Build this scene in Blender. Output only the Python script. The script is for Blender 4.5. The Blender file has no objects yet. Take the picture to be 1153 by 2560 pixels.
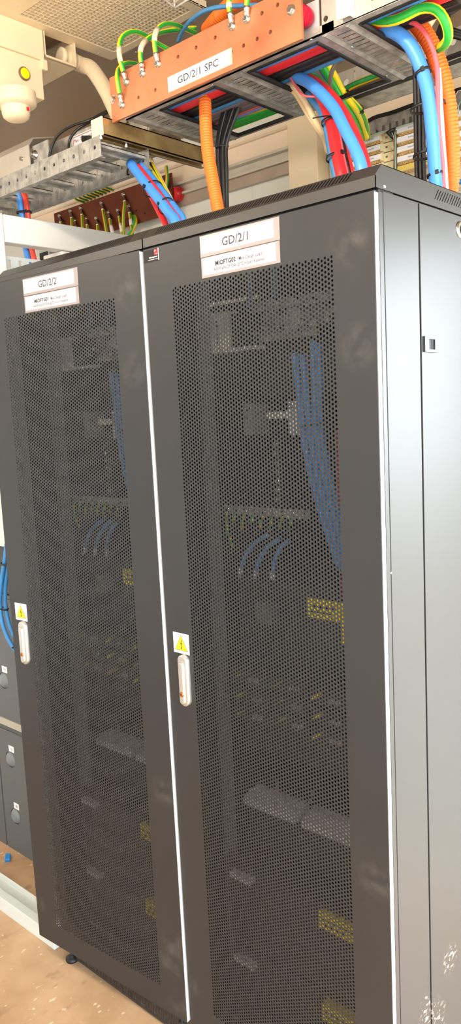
import bpy, bmesh, math, random
import numpy as np
from mathutils import Vector, Matrix
random.seed(4)
S = bpy.context.scene
COL = S.collection
PI = math.pi
FILL_GLOW = 66.0

# ------------------------------------------------------------------ camera model (metres, z up, floor z = 0)
CAM = np.array([1.33409402, -1.20643888, 1.65128376])
YAW, PIT, ROL = [math.radians(a) for a in (42.4854198, -7.66238574, -2.82049525)]
FPX, IW, IH = 1932.626, 1153, 2560
def cam_axes():
    cy, sy, cp, sp = math.cos(YAW), math.sin(YAW), math.cos(PIT), math.sin(PIT)
    f = np.array([-sy*cp, cy*cp, sp]); r = np.array([cy, sy, 0.0]); u = np.cross(r, f)
    cr, sr = math.cos(ROL), math.sin(ROL)
    return cr*r+sr*u, -sr*r+cr*u, f
RX, UX, FX = cam_axes()
def ray(px, py): return FX + RX*(px-IW/2)/FPX - UX*(py-IH/2)/FPX
def at(px, py, ax, val):
    d = ray(px, py); t = (val-CAM[ax])/d[ax]; return Vector(CAM+t*d)
def X(px, py, v): return at(px, py, 0, v)
def Y(px, py, v): return at(px, py, 1, v)
def Z(px, py, v): return at(px, py, 2, v)

# ------------------------------------------------------------------ materials
def lin(c):
    return tuple(((v/255)/12.92 if v/255 <= .04045 else ((v/255+.055)/1.055)**2.4) for v in c)
MATS = {}
def mat(name, rgb, rough=.5, metal=0.0, var=0.0, scale=8.0, bump=0.0, bscale=200.0, rgb2=None, spec=.5, coat=0.0, detail=4.0, stretch=None, emit=0.0, trans=0.0, contrast=(.35, .65)):
    m = bpy.data.materials.new(name); m.use_nodes = True; MATS[name] = m
    nt = m.node_tree; b = nt.nodes['Principled BSDF']; L = nt.links
    c = lin(rgb) + (1,)
    b.inputs['Base Color'].default_value = c
    b.inputs['Roughness'].default_value = rough
    b.inputs['Metallic'].default_value = metal
    b.inputs['Specular IOR Level'].default_value = spec
    b.inputs['Coat Weight'].default_value = coat
    b.inputs['Coat Roughness'].default_value = .15
    b.inputs['Transmission Weight'].default_value = trans
    if emit:
        b.inputs['Emission Color'].default_value = c; b.inputs['Emission Strength'].default_value = emit
    if rgb2 is not None or var or bump:
        tc = nt.nodes.new('ShaderNodeTexCoord'); mp = nt.nodes.new('ShaderNodeMapping')
        if stretch: mp.inputs['Scale'].default_value = stretch
        L.new(tc.outputs['Object'], mp.inputs['Vector'])
    if rgb2 is not None or var:
        n = nt.nodes.new('ShaderNodeTexNoise'); n.inputs['Scale'].default_value = scale; n.inputs['Detail'].default_value = detail
        L.new(mp.outputs[0], n.inputs['Vector'])
        r = nt.nodes.new('ShaderNodeValToRGB')
        r.color_ramp.elements[0].position = contrast[0]; r.color_ramp.elements[1].position = contrast[1]
        c2 = lin(rgb2)+(1,) if rgb2 is not None else tuple(min(1, v*(1+var)) for v in c[:3])+(1,)
        c1 = c if rgb2 is not None else tuple(v*(1-var) for v in c[:3])+(1,)
        r.color_ramp.elements[0].color = c1; r.color_ramp.elements[1].color = c2
        L.new(n.outputs['Fac'], r.inputs['Fac']); L.new(r.outputs['Color'], b.inputs['Base Color'])
    if bump:
        n2 = nt.nodes.new('ShaderNodeTexNoise'); n2.inputs['Scale'].default_value = bscale; n2.inputs['Detail'].default_value = 2
        L.new(tc.outputs['Object'], n2.inputs['Vector'])
        bp = nt.nodes.new('ShaderNodeBump'); bp.inputs['Strength'].default_value = bump; bp.inputs['Distance'].default_value = .001
        L.new(n2.outputs['Fac'], bp.inputs['Height']); L.new(bp.outputs[0], b.inputs['Normal'])
    return m

def add_marks(m, spots, rgb, amount=.6, scale=60, stretch=(1, 1, 1), lo=.5, hi=.62):
    """dust smears and scuffs that belong to the surface: noise patches kept inside small spheres (object space)"""
    nt = m.node_tree; L = nt.links; b = nt.nodes['Principled BSDF']
    tc = nt.nodes.new('ShaderNodeTexCoord')
    mp = nt.nodes.new('ShaderNodeMapping'); mp.inputs['Scale'].default_value = stretch
    L.new(tc.outputs['Object'], mp.inputs['Vector'])
    n = nt.nodes.new('ShaderNodeTexNoise'); n.inputs['Scale'].default_value = scale; n.inputs['Detail'].default_value = 3
    L.new(mp.outputs[0], n.inputs['Vector'])
    mr = nt.nodes.new('ShaderNodeMapRange'); mr.inputs['From Min'].default_value = lo; mr.inputs['From Max'].default_value = hi
    L.new(n.outputs['Fac'], mr.inputs['Value'])
    tot = None
    for (p, rad) in spots:
        d = nt.nodes.new('ShaderNodeVectorMath'); d.operation = 'DISTANCE'; d.inputs[1].default_value = p
        L.new(tc.outputs['Object'], d.inputs[0])
        q = nt.nodes.new('ShaderNodeMapRange'); q.inputs['From Min'].default_value = rad; q.inputs['From Max'].default_value = rad*.3
        L.new(d.outputs['Value'], q.inputs['Value'])
        if tot is None: tot = q.outputs['Result']
        else:
            a = nt.nodes.new('ShaderNodeMath'); a.operation = 'MAXIMUM'
            L.new(tot, a.inputs[0]); L.new(q.outputs['Result'], a.inputs[1]); tot = a.outputs[0]
    mu = nt.nodes.new('ShaderNodeMath'); mu.operation = 'MULTIPLY'; L.new(tot, mu.inputs[0]); L.new(mr.outputs['Result'], mu.inputs[1])
    m2 = nt.nodes.new('ShaderNodeMath'); m2.operation = 'MULTIPLY'; L.new(mu.outputs[0], m2.inputs[0]); m2.inputs[1].default_value = amount
    mix = nt.nodes.new('ShaderNodeMix'); mix.data_type = 'RGBA'
    src = b.inputs['Base Color']
    if src.is_linked: L.new(src.links[0].from_socket, mix.inputs['A'])
    else: mix.inputs['A'].default_value = src.default_value
    mix.inputs['B'].default_value = lin(rgb)+(1,)
    L.new(m2.outputs[0], mix.inputs['Factor']); L.new(mix.outputs['Result'], src)

mat('paint', (34, 35, 37), rough=.42, bump=.12, bscale=900, spec=.5)
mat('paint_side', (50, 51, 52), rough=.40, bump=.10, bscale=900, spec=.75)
mat('paint_lid', (44, 42, 40), rough=.42, bump=.12, bscale=900, spec=.8)
mat('black', (22, 22, 23), rough=.5)
mat('black_rubber', (26, 25, 25), rough=.6)
mat('equipment', (38, 39, 41), rough=.5)
mat('equipment_grey', (120, 124, 126), rough=.5)
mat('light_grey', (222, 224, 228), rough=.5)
mat('white', (236, 232, 222), rough=.45)
mat('white_frame', (236, 234, 226), rough=.4)
mat('cream', (232, 214, 182), rough=.5)
mat('cream_shell', (232, 212, 178), rough=.5, var=.03, scale=3)
mat('wall', (226, 214, 192), rough=.55, var=.04, scale=2)
mat('wall_lower', (222, 222, 212), rough=.5)
mat('wall_plain', (222, 226, 228), rough=.5)
mat('wall_pink', (240, 220, 194), rough=.5, var=.05, scale=5)
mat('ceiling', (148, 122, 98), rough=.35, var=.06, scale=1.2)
mat('floor', (170, 138, 104), rough=.4, rgb2=(196, 164, 130), scale=5, detail=8, spec=.4)
mat('galv', (150, 148, 142), rough=.42, metal=.35, rgb2=(196, 194, 186), scale=40, detail=6)
mat('galv_plain', (186, 182, 174), rough=.42, metal=.3, var=.1, scale=20)
mat('alu', (206, 198, 184), rough=.38, metal=.35, var=.06, scale=12)
mat('alu_dull', (170, 154, 138), rough=.4, metal=.35, var=.08, scale=12)
mat('brass', (190, 160, 108), rough=.34, metal=.5, rgb2=(140, 112, 70), scale=14, detail=5)
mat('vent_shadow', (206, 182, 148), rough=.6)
mat('galv_ladder', (128, 127, 122), rough=.42, metal=.4, rgb2=(168, 166, 160), scale=40, detail=6)
mat('copper', (210, 136, 98), rough=.42, metal=.45, rgb2=(180, 106, 74), scale=9, detail=8, contrast=(.45, .8))
mat('copper_dull', (130, 70, 48), rough=.4, metal=.7, rgb2=(105, 56, 40), scale=6, detail=6)
mat('steel', (206, 204, 200), rough=.22, metal=1.0)
mat('satin', (206, 204, 200), rough=.34, metal=.85)
mat('brass_key', (190, 120, 60), rough=.3, metal=.9)
mat('orange', (255, 122, 38), rough=.38)
mat('blue', (74, 150, 236), rough=.34)
mat('blue_cord', (66, 136, 190), rough=.4)
mat('blue_left', (62, 142, 210), rough=.36)
mat('blue_pale', (128, 156, 214), rough=.4)
mat('red', (226, 48, 54), rough=.36)
mat('red_orange', (228, 72, 52), rough=.36)
mat('red_dark', (150, 44, 44), rough=.45)
mat('pink', (238, 98, 108), rough=.4)
mat('lilac', (222, 208, 240), rough=.4)
mat('cream_cable', (236, 206, 160), rough=.45)
mat('black_cable', (34, 33, 33), rough=.4)
mat('grey_cable', (110, 98, 88), rough=.45)
mat('mauve', (126, 108, 116), rough=.5)
mat('green', (40, 172, 60), rough=.36)
mat('yellow', (250, 222, 30), rough=.36)
mat('amber', (236, 180, 24), rough=.4)
mat('green_dark', (34, 130, 66), rough=.4)
mat('wire_green', (150, 190, 170), rough=.5)
mat('wire_white', (220, 216, 206), rough=.5)
mat('sleeve', (226, 206, 176), rough=.35)
mat('paper', (248, 244, 250), rough=.6)
mat('paper_lilac', (236, 222, 236), rough=.6)
mat('film', (150, 142, 142), rough=.2, spec=.6)
mat('ink', (70, 67, 72), rough=.6)
mat('ink_dark', (40, 38, 42), rough=.6)
mat('ink_black', (24, 24, 24), rough=.6)
mat('sign_yellow', (255, 230, 20), rough=.45)
mat('sign_edge', (70, 62, 24), rough=.5)
mat('button_yellow', (255, 236, 0), rough=.35)
mat('brown_ring', (118, 92, 70), rough=.4)
mat('insulator_red', (216, 26, 62), rough=.3)
mat('insulator_red_dull', (200, 30, 34), rough=.3)
mat('battery', (92, 97, 100), rough=.5, bump=.1, bscale=500)
mat('battery_dark', (60, 64, 67), rough=.5)
mat('knob_grey', (118, 126, 132), rough=.3)
mat('shelf_grey', (172, 172, 160), rough=.5)
mat('channel_grey', (206, 214, 212), rough=.45)
mat('gold_comb', (232, 196, 134), rough=.5, rgb2=(176, 132, 82), scale=260, detail=2)
mat('label_yellow', (250, 220, 110), rough=.5)
mat('krone', (240, 226, 186), rough=.5)
mat('fill_glow', (255, 241, 220), emit=FILL_GLOW)
mat('tag_yellow', (240, 214, 40), rough=.5)
mat('dark_hole', (20, 18, 16), rough=.8)
mat('brand_red', (214, 34, 38), rough=.5)
mat('ground', (150, 140, 125), rough=.9)
mat('chip_blue', (40, 140, 220), rough=.4)

# ------------------------------------------------------------------ mesh builder
class MB:
    def __init__(s): s.v = []; s.f = []; s.m = []; s.sm = []
    def add(s, vs, fs, mi=0, smooth=False):
        o = len(s.v); s.v += [Vector(p) for p in vs]
        for f in fs: s.f.append(tuple(i+o for i in f)); s.m.append(mi); s.sm.append(smooth)
        return s
    def box(s, a, b, mi=0):
        x0, y0, z0 = [min(p, q) for p, q in zip(a, b)]; x1, y1, z1 = [max(p, q) for p, q in zip(a, b)]
        return s.add([(x0,y0,z0),(x1,y0,z0),(x1,y1,z0),(x0,y1,z0),(x0,y0,z1),(x1,y0,z1),(x1,y1,z1),(x0,y1,z1)],
                     [(0,3,2,1),(4,5,6,7),(0,1,5,4),(1,2,6,5),(2,3,7,6),(3,0,4,7)], mi)
    def obox(s, c, ex, ey, ez, mi=0):
        c = Vector(c); ex, ey, ez = Vector(ex), Vector(ey), Vector(ez)
        P = [c+ex*i+ey*j+ez*k for k in (-1, 1) for j in (-1, 1) for i in (-1, 1)]
        if ex.cross(ey).dot(ez) < 0: fs = [(0,1,3,2),(4,6,7,5),(0,4,5,1),(1,5,7,3),(3,7,6,2),(2,6,4,0)]
        else: fs = [(0,2,3,1),(4,5,7,6),(0,1,5,4),(1,3,7,5),(3,2,6,7),(2,0,4,6)]
        return s.add(P, fs, mi)
    def prism(s, prof, d, mi=0):
        """prof: list of 3-D points (planar polygon), extruded by vector d"""
        n = len(prof); d = Vector(d); P = [Vector(p) for p in prof]; Q = [p+d for p in P]
        nr = Vector((0, 0, 0))
        for i in range(n): nr += P[i].cross(P[(i+1) % n])
        fs = [tuple(range(n))[::-1], tuple(range(n, 2*n))]
        for i in range(n): j = (i+1) % n; fs.append((i, j, n+j, n+i))
        if nr.dot(d) < 0: fs = [f[::-1] for f in fs]
        return s.add(P+Q, fs, mi)
    def lathe(s, c, axis, prof, n=20, mi=0, smooth=True):
        """prof: list of (radius, height) along axis"""
        c = Vector(c); a = Vector(axis).normalized()
        e1 = a.orthogonal().normalized(); e2 = a.cross(e1)
        vs, fs = [], []
        for r, h in prof:
            for k in range(n):
                t = 2*PI*k/n; vs.append(c+a*h+(e1*math.cos(t)+e2*math.sin(t))*max(r, 1e-5))
        for i in range(len(prof)-1):
            for k in range(n):
                k2 = (k+1) % n; fs.append((i*n+k, i*n+k2, (i+1)*n+k2, (i+1)*n+k))
        s.add(vs, fs, mi, smooth)
        m = len(prof)
        s.add([vs[k] for k in range(n)], [tuple(range(n))[::-1]], mi)
        s.add([vs[(m-1)*n+k] for k in range(n)], [tuple(range(n))], mi)
        return s
    def cyl(s, a, b, r, n=14, mi=0, r2=None):
        a, b = Vector(a), Vector(b); h = (b-a).length
        return s.lathe(a, b-a, [(r, 0), (r if r2 is None else r2, h)], n, mi)
    def tube(s, pts, r, n=10, mi=0, ridge=0.0, pitch=.006, step=.012, stripe=None, twist=0.0, smooth=True, closed=False, flat=None):
        pts = [Vector(p) for p in pts]
        if ridge: step = pitch/4
        P = spline(pts, step, closed)
        N = len(P)
        T = []
        for i in range(N):
            a = P[(i-1) % N] if closed else P[max(i-1, 0)]; b = P[(i+1) % N] if closed else P[min(i+1, N-1)]
            t = b-a; T.append(t.normalized() if t.length > 1e-9 else Vector((0, 0, 1)))
        e = T[0].orthogonal().normalized(); vs = []; fs = []; L = 0; mats = []
        for i in range(N):
            if i:
                e = (e-T[i]*e.dot(T[i])).normalized(); L += (P[i]-P[i-1]).length
            g = T[i].cross(e)
            rr = r
            if ridge: rr = r + ridge*(.5+.5*math.cos(2*PI*(i % 4)/4.0)) - ridge
            for k in range(n):
                t = 2*PI*k/n+twist*L
                vs.append(P[i]+(e*math.cos(t)+g*math.sin(t))*rr)
        o = len(s.v); s.v += vs
        M = N if closed else N-1
        for i in range(M):
            i2 = (i+1) % N
            for k in range(n):
                k2 = (k+1) % n
                s.f.append((o+i*n+k, o+i*n+k2, o+i2*n+k2, o+i2*n+k)); s.m.append(stripe(k) if stripe else mi); s.sm.append(smooth)
        if not closed:
            s.f.append(tuple(o+k for k in range(n))[::-1]); s.m.append(mi); s.sm.append(False)
            s.f.append(tuple(o+(N-1)*n+k for k in range(n))); s.m.append(mi); s.sm.append(False)
        return s
    def plate(s, outer, holes, t, O, ex, ey, mi=0):
        """flat sheet with real holes; 2-D outlines in the (ex, ey) frame at O, thickness t along ex x ey"""
        O, ex, ey = Vector(O), Vector(ex), Vector(ey); nz = ex.cross(ey)
        c = bpy.data.curves.new('tmp', 'CURVE'); c.dimensions = '2D'; c.fill_mode = 'BOTH'; c.extrude = t/2
        for poly in [outer]+holes:
            sp = c.splines.new('POLY'); sp.points.add(len(poly)-1); sp.use_cyclic_u = True
            for p, q in zip(sp.points, poly): p.co = (q[0], q[1], 0, 1)
        ob = bpy.data.objects.new('tmp', c); me = ob.to_mesh()
        vs = [O+ex*v.co.x+ey*v.co.y+nz*(v.co.z+t/2) for v in me.vertices]
        fs = [tuple(p.vertices) for p in me.polygons]
        s.add(vs, fs, mi); ob.to_mesh_clear(); bpy.data.objects.remove(ob); bpy.data.curves.remove(c)
        return s
    def text(s, body, O, ex, ey, width, cap, mi=0, bold=0.0, lift=.0003):
        O, ex, ey = Vector(O), Vector(ex).normalized(), Vector(ey).normalized(); nz = ex.cross(ey)
        c = bpy.data.curves.new('tmp', 'FONT'); c.body = body; c.size = 1.0; c.offset = bold; c.resolution_u = 2
        ob = bpy.data.objects.new('tmp', c); me = ob.to_mesh()
        xs = [v.co.x for v in me.vertices]
        if xs:
            x0, x1 = min(xs), max(xs); sx = width/(x1-x0); sy = cap/.73
            vs = [O+ex*(v.co.x-x0)*sx+ey*v.co.y*sy+nz*lift for v in me.vertices]
            s.add(vs, [tuple(p.vertices) for p in me.polygons], mi)
        ob.to_mesh_clear(); bpy.data.objects.remove(ob); bpy.data.curves.remove(c)
        return s

def spline(pts, step, closed=False):
    if len(pts) < 3 and not closed:
        a, b = pts[0], pts[-1]; n = max(1, int((b-a).length/max(step, 1e-4)))
        return [a.lerp(b, i/n) for i in range(n+1)]
    out = []; n = len(pts)
    for i in range(n if closed else n-1):
        p1, p2 = pts[i], pts[(i+1) % n]
        p0 = pts[i-1] if (i or closed) else p1*2-p2
        p3 = pts[(i+2) % n] if (i+2 < n or closed) else p2*2-p1
        d = (p2-p1).length; k = max(1, int(round(d/step)))
        for j in range(k):
            t = j/k
            out.append(.5*((2*p1)+(p2-p0)*t+(2*p0-5*p1+4*p2-p3)*t*t+(3*p1-p0-3*p2+p3)*t**3))
    if not closed: out.append(pts[-1])
    return out

OFF = {}
def root(name, label, cat, loc, group=None, rz=0):
    o = bpy.data.objects.new(name, None); COL.objects.link(o); o.location = loc; o.empty_display_size = .05
    o['label'] = label; o['category'] = cat
    if group: o['group'] = group
    OFF[o.name] = Vector(loc); return o
def link(mb, name, mats, parent=None, off=None, bevel=0):
    if off is None: off = OFF[parent.name] if parent else Vector((0, 0, 0))
    me = bpy.data.meshes.new(name)
    me.from_pydata([tuple(v-off) for v in mb.v], [], mb.f)
    for m in ([mats] if isinstance(mats, str) else mats): me.materials.append(MATS[m])
    me.polygons.foreach_set('material_index', mb.m); me.polygons.foreach_set('use_smooth', mb.sm); me.update()
    o = bpy.data.objects.new(name, me); COL.objects.link(o)
    if parent: o.parent = parent
    OFF[o.name] = off
    if bevel:
        b = o.modifiers.new('bevel', 'BEVEL'); b.width = bevel; b.segments = 2; b.limit_method = 'ANGLE'; b.angle_limit = math.radians(40)
    return o
def solo(mb, name, label, cat, mats, group=None, bevel=0):
    xs = [v.x for v in mb.v]; ys = [v.y for v in mb.v]; zs = [v.z for v in mb.v]
    off = Vector(((min(xs)+max(xs))/2, (min(ys)+max(ys))/2, min(zs)))
    o = link(mb, name, mats, None, off, bevel); o.location = off
    o['label'] = label; o['category'] = cat
    if group: o['group'] = group
    return o
def struct(mb, name, mats, label=None, bevel=0):
    o = link(mb, name, mats, None, Vector((0, 0, 0)), bevel); o['kind'] = 'structure'
    o['label'] = label or name.replace('_', ' '); return o
def rect(x0, y0, x1, y1): return [(x0, y0), (x1, y0), (x1, y1), (x0, y1)]
def circ(x, y, r, n=12): return [(x+r*math.cos(2*PI*k/n), y+r*math.sin(2*PI*k/n)) for k in range(n)]
EX, EY, EZ = Vector((1, 0, 0)), Vector((0, 1, 0)), Vector((0, 0, 1))
ORD = ['first', 'second', 'third', 'fourth', 'fifth', 'sixth', 'seventh', 'eighth', 'ninth', 'tenth', 'eleventh', 'twelfth']

# ------------------------------------------------------------------ the room
WY, CZ = 1.0, 2.67
XL, XR, YF = -2.6, 2.6, -2.6
DX0, DX1, DZ1 = .92, 2.3, 2.12      # open doorway in the back wall, right of the frame
struct(MB().box((XL-.1, YF-.1, -.1), (XR+.1, WY+.1, 0)), 'floor', 'floor', 'mottled tan vinyl floor')
struct(MB().box((XL-.1, YF-.1, CZ), (XR+.1, WY+.1, CZ+.1)), 'ceiling', 'ceiling', 'brown grey ceiling')
w = MB(); w.box((XL, WY, 0), (DX0, WY+.1, CZ)); w.box((DX1, WY, 0), (XR, WY+.1, CZ)); w.box((DX0, WY, DZ1), (DX1, WY+.1, CZ))
struct(w, 'wall_back', 'wall_lower', 'pale panelled back wall')
struct(MB().box((XL-.1, YF-.1, 0), (XL, WY+.1, CZ)), 'wall_left', 'wall_plain')
w = MB(); w.box((XR, YF, 0), (XR+.1, -2.3, CZ)); w.box((XR, .2, 0), (XR+.1, WY+.1, CZ)); w.box((XR, -2.3, 2.3), (XR+.1, .2, CZ))  # wide unseen opening added here so daylight reaches the fronts and back wall
struct(w, 'wall_right', 'wall_plain')
struct(MB().box((XL, YF-.1, 0), (XR+.1, YF, CZ)), 'wall_front', 'wall_plain')
struct(MB().box((-14, -14, -.2), (14, 14, -.12)), 'trim_ground', 'ground', 'dusty ground outside the shelter')
# wall mouldings above the rack
x0c, x1c = -1.9, .9
zc = 2.572
prof = [(x0c, WY, zc-.001)]
for k in range(9):
    a = -PI/2+PI*k/8; prof.append((x0c, WY-.004-.02*math.cos(a), zc+.021+.021*math.sin(a)))
prof.append((x0c, WY, zc+.043))
struct(MB().prism(prof, (x1c-x0c, 0, 0)), 'trim_1', 'wall_pink', 'rounded tan cornice moulding under the ceiling')
struct(MB().box((x0c, WY-.006, 2.508), (x1c, WY, 2.571)), 'trim_2', 'wall_pink', 'pinkish wall panel between cornice and rail')
# joint cover on the wall panels
pj = Y(629, 485, WY)
struct(MB().box((pj.x-.004, WY-.003, .2), (pj.x+.004, WY, 2.425)), 'trim_3', 'wall_lower', 'vertical joint strip between back wall panels')
# ------------------------------------------------------------------ aluminium rail and the box column on the wall
r = root('wall_rail', 'long aluminium channel rail screwed to the wall behind the orange conduit', 'rail', (-.6, WY, 2.43))
rx0, rx1 = -.888, .02
p = MB(); p.box((rx0, WY-.008, 2.427), (rx1, WY-.001, 2.509)); p.box((rx0, WY-.03, 2.500), (rx1, WY-.007, 2.509)); p.box((rx0, WY-.03, 2.463), (rx1, WY-.007, 2.471)); p.box((rx0, WY-.03, 2.470), (rx0+.004, WY-.007, 2.501))
link(p, 'rail_channel', 'alu', r)
link(MB().box((rx0-.02, WY-.018, 2.426), (rx1, WY-.007, 2.462)), 'rail_strip', 'alu_dull', r)
solo(MB().box((-.289, .93, 0), (-.172, .994, CZ)), 'trunking_column', 'cream square trunking column rising from behind the right cabinet to the ceiling', 'trunking', 'cream_shell', bevel=.003)

# ------------------------------------------------------------------ cabinets
ZB, ZT = .0967, 2.0098
DW = .5955
def perforated_mesh():
    """front sheet of the door, hinge edge at x = 0, spans x -DW..0; ~12000 punched holes"""
    p = .0084; dx = p*math.sqrt(3)/2; R = .00262; th = .0011
    ncol, nrow = 58, 209
    gx0 = -DW+.0860; gz0 = .166-.004
    V = []; Fc = []
    ci = np.arange(ncol)
    def ring(cx, cz):
        o = [(-dx/2,-p/2),(0,-p/2),(dx/2,-p/2),(dx/2,0),(dx/2,p/2),(0,p/2),(-dx/2,p/2),(-dx/2,0)]
        base = len(V)
        for a, b in o: V.append((cx+a, 0, cz+b))
        for a, b in o:
            t = math.atan2(b, a); V.append((cx+R*math.cos(t), 0, cz+R*math.sin(t)))
        for a, b in o:
            t = math.atan2(b, a); V.append((cx+R*math.cos(t), th, cz+R*math.sin(t)))
        for k in range(8):
            k2 = (k+1) % 8
            Fc.append((base+k, base+k2, base+8+k2, base+8+k))
            Fc.append((base+8+k, base+8+k2, base+16+k2, base+16+k))
    for c in range(ncol):
        cx = gx0+dx*(c+.5); odd = (c % 2 == 0)
        n = nrow if not odd else nrow-1
        for j in range(n):
            ring(cx, gz0+p*(j+.5)+(p/2 if odd else 0))
        if odd:
            for z in (gz0, gz0+p*nrow-p/2):
                b = len(V); V.extend([(cx-dx/2, 0, z), (cx, 0, z), (cx+dx/2, 0, z), (cx+dx/2, 0, z+p/2), (cx, 0, z+p/2), (cx-dx/2, 0, z+p/2)]); Fc.append((b, b+1, b+2, b+3, b+4, b+5))
    gx1 = gx0+dx*ncol; gz1 = gz0+p*nrow
    # solid margins and folded edges
    def q(a, b, c, d): k = len(V); V.extend([a, b, c, d]); Fc.append((k, k+1, k+2, k+3))
    xa, xb, za, zb, D = -DW, 0.0, ZB, ZT, .0128
    e = .0012
    q((xa+e,0,za+e),(gx0,0,za+e),(gx0,0,zb-e),(xa+e,0,zb-e)); q((gx1,0,za+e),(xb-e,0,za+e),(xb-e,0,zb-e),(gx1,0,zb-e))
    q((gx0,0,za+e),(gx1,0,za+e),(gx1,0,gz0),(gx0,0,gz0)); q((gx0,0,gz1),(gx1,0,gz1),(gx1,0,zb-e),(gx0,0,zb-e))
    q((xa+e,0,za+e),(xa,e,za),(xb,e,za),(xb-e,0,za+e)); q((xa+e,0,zb-e),(xb-e,0,zb-e),(xb,e,zb),(xa,e,zb))
    q((xa+e,0,za+e),(xa+e,0,zb-e),(xa,e,zb),(xa,e,za)); q((xb-e,0,za+e),(xb,e,za),(xb,e,zb),(xb-e,0,zb-e))
    q((xa,e,za),(xa,e,zb),(xa,D,zb),(xa,D,za)); q((xb,e,za),(xb,D,za),(xb,D,zb),(xb,e,zb))
    q((xa,e,za),(xa,D,za),(xb,D,za),(xb,e,za)); q((xa,e,zb),(xb,e,zb),(xb,D,zb),(xa,D,zb))
    w = .018
    q((xa,D,za),(xa,D,zb),(xa+w,D,zb),(xa+w,D,za)); q((xb-w,D,za),(xb-w,D,zb),(xb,D,zb),(xb,D,za))
    q((xa,D,za),(xa+w,D,za+w),(xb-w,D,za+w),(xb,D,za)); q((xa,D,zb),(xb,D,zb),(xb-w,D,zb-w),(xa+w,D,zb-w))
    # back skin of the margins
    t2 = .0016
    q((xa,t2,za),(xa,t2,zb),(gx0,t2,zb),(gx0,t2,za)); q((gx1,t2,za),(gx1,t2,zb),(xb,t2,zb),(xb,t2,za))
    q((gx0,t2,za),(gx0,t2,gz0),(gx1,t2,gz0),(gx1,t2,za)); q((gx0,t2,gz1),(gx0,t2,zb),(gx1,t2,zb),(gx1,t2,gz1))
    me = bpy.data.meshes.new('door'); me.from_pydata(V, [], Fc); me.update()
    me.materials.append(MATS['paint_door'])
    return me
mat('paint_door', (38, 39, 41), rough=.42, bump=.10, bscale=900, spec=.5, var=.05, scale=3)
add_marks(MATS['paint_door'], [((-.03, 0, .30), .06), ((-.05, 0, .24), .05), ((-.055, 0, 1.93), .05), ((-.03, 0, .72), .05), ((-.58, 0, .21), .03), ((-.02, 0, .12), .05), ((-.04, 0, 1.75), .05)], (110, 104, 98), .35, 26, (1, 1, 1), .42, .75)
add_marks(MATS['paint_side'], [((0.0, .14, .32), .07), ((0.0, .17, .30), .06), ((0.0, .04, .22), .04), ((0.0, .24, .42), .04), ((0, .13, .38), .03)], (196, 184, 166), .6, 60, (1, 1.2, 2.2), .54, .62)
add_marks(MATS['floor'], [((0, 0, 0), 60)], (232, 212, 188), .75, 70, (1, .45, 1), .66, .69)
add_marks(MATS['floor'], [((0, 0, 0), 60)], (120, 84, 60), .35, 22, (1, .5, 1), .62, .72)
DOOR = perforated_mesh()
TX = Vector((1, 0, 0)); TZ = Vector((0, 0, 1))

def name_label(door, code, site, z_sh=0.0):
    """two laminated paper strips; coordinates in the door's own frame (hinge edge x = 0)"""
    x0, x1 = -DW+.1775, -DW+.3885
    y = -.0004
    lb = MB()
    O = lambda x, z, k: Vector((x, y-k, z+z_sh))
    def strip(xa, za, xb, zb, k, mi, t=.0004): lb.box((xa, y-k-t, za+z_sh), (xb, y-k, zb+z_sh), mi)
    strip(x0, 1.9635, x1, 2.0062, 0, 0); strip(x0+.001, 1.9215, x1-.001, 1.9622, 0, 0)
    a = x0+.002
    strip(a, 1.9700, a+.1945, 2.0030, .0005, 1); strip(a+.004, 1.9268, a+.1975, 1.9602, .0005, 1)
    strip(a+.150, 1.9700, a+.168, 2.0030, .0010, 2, .0001); strip(a+.152, 1.9268, a+.170, 1.9602, .0010, 2, .0001)
    d = .0012
    lb.text(code, O(a+.0605, 1.9772, d), TX, TZ, .070, .0175, 3, .012)
    lb.text(site, O(a+.040, 1.9418, d), TX, TZ, .056, .0092, 4, .03)
    lb.text('“Max Design Load', O(a+.100, 1.9424, d), TX, TZ, .064, .0074, 3, .012)
    lb.text('1600Watts(29.35A)@72 Hours Reserve”', O(a+.033, 1.9318, d), TX, TZ, .140, .0066, 3, .012)
    o = link(lb, 'name_label', ['film', 'paper', 'paper_lilac', 'ink', 'ink_dark'], door, Vector((0, 0, 0)))
    o['label'] = 'white laminated label reading %s and %s' % (code, site)

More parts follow.
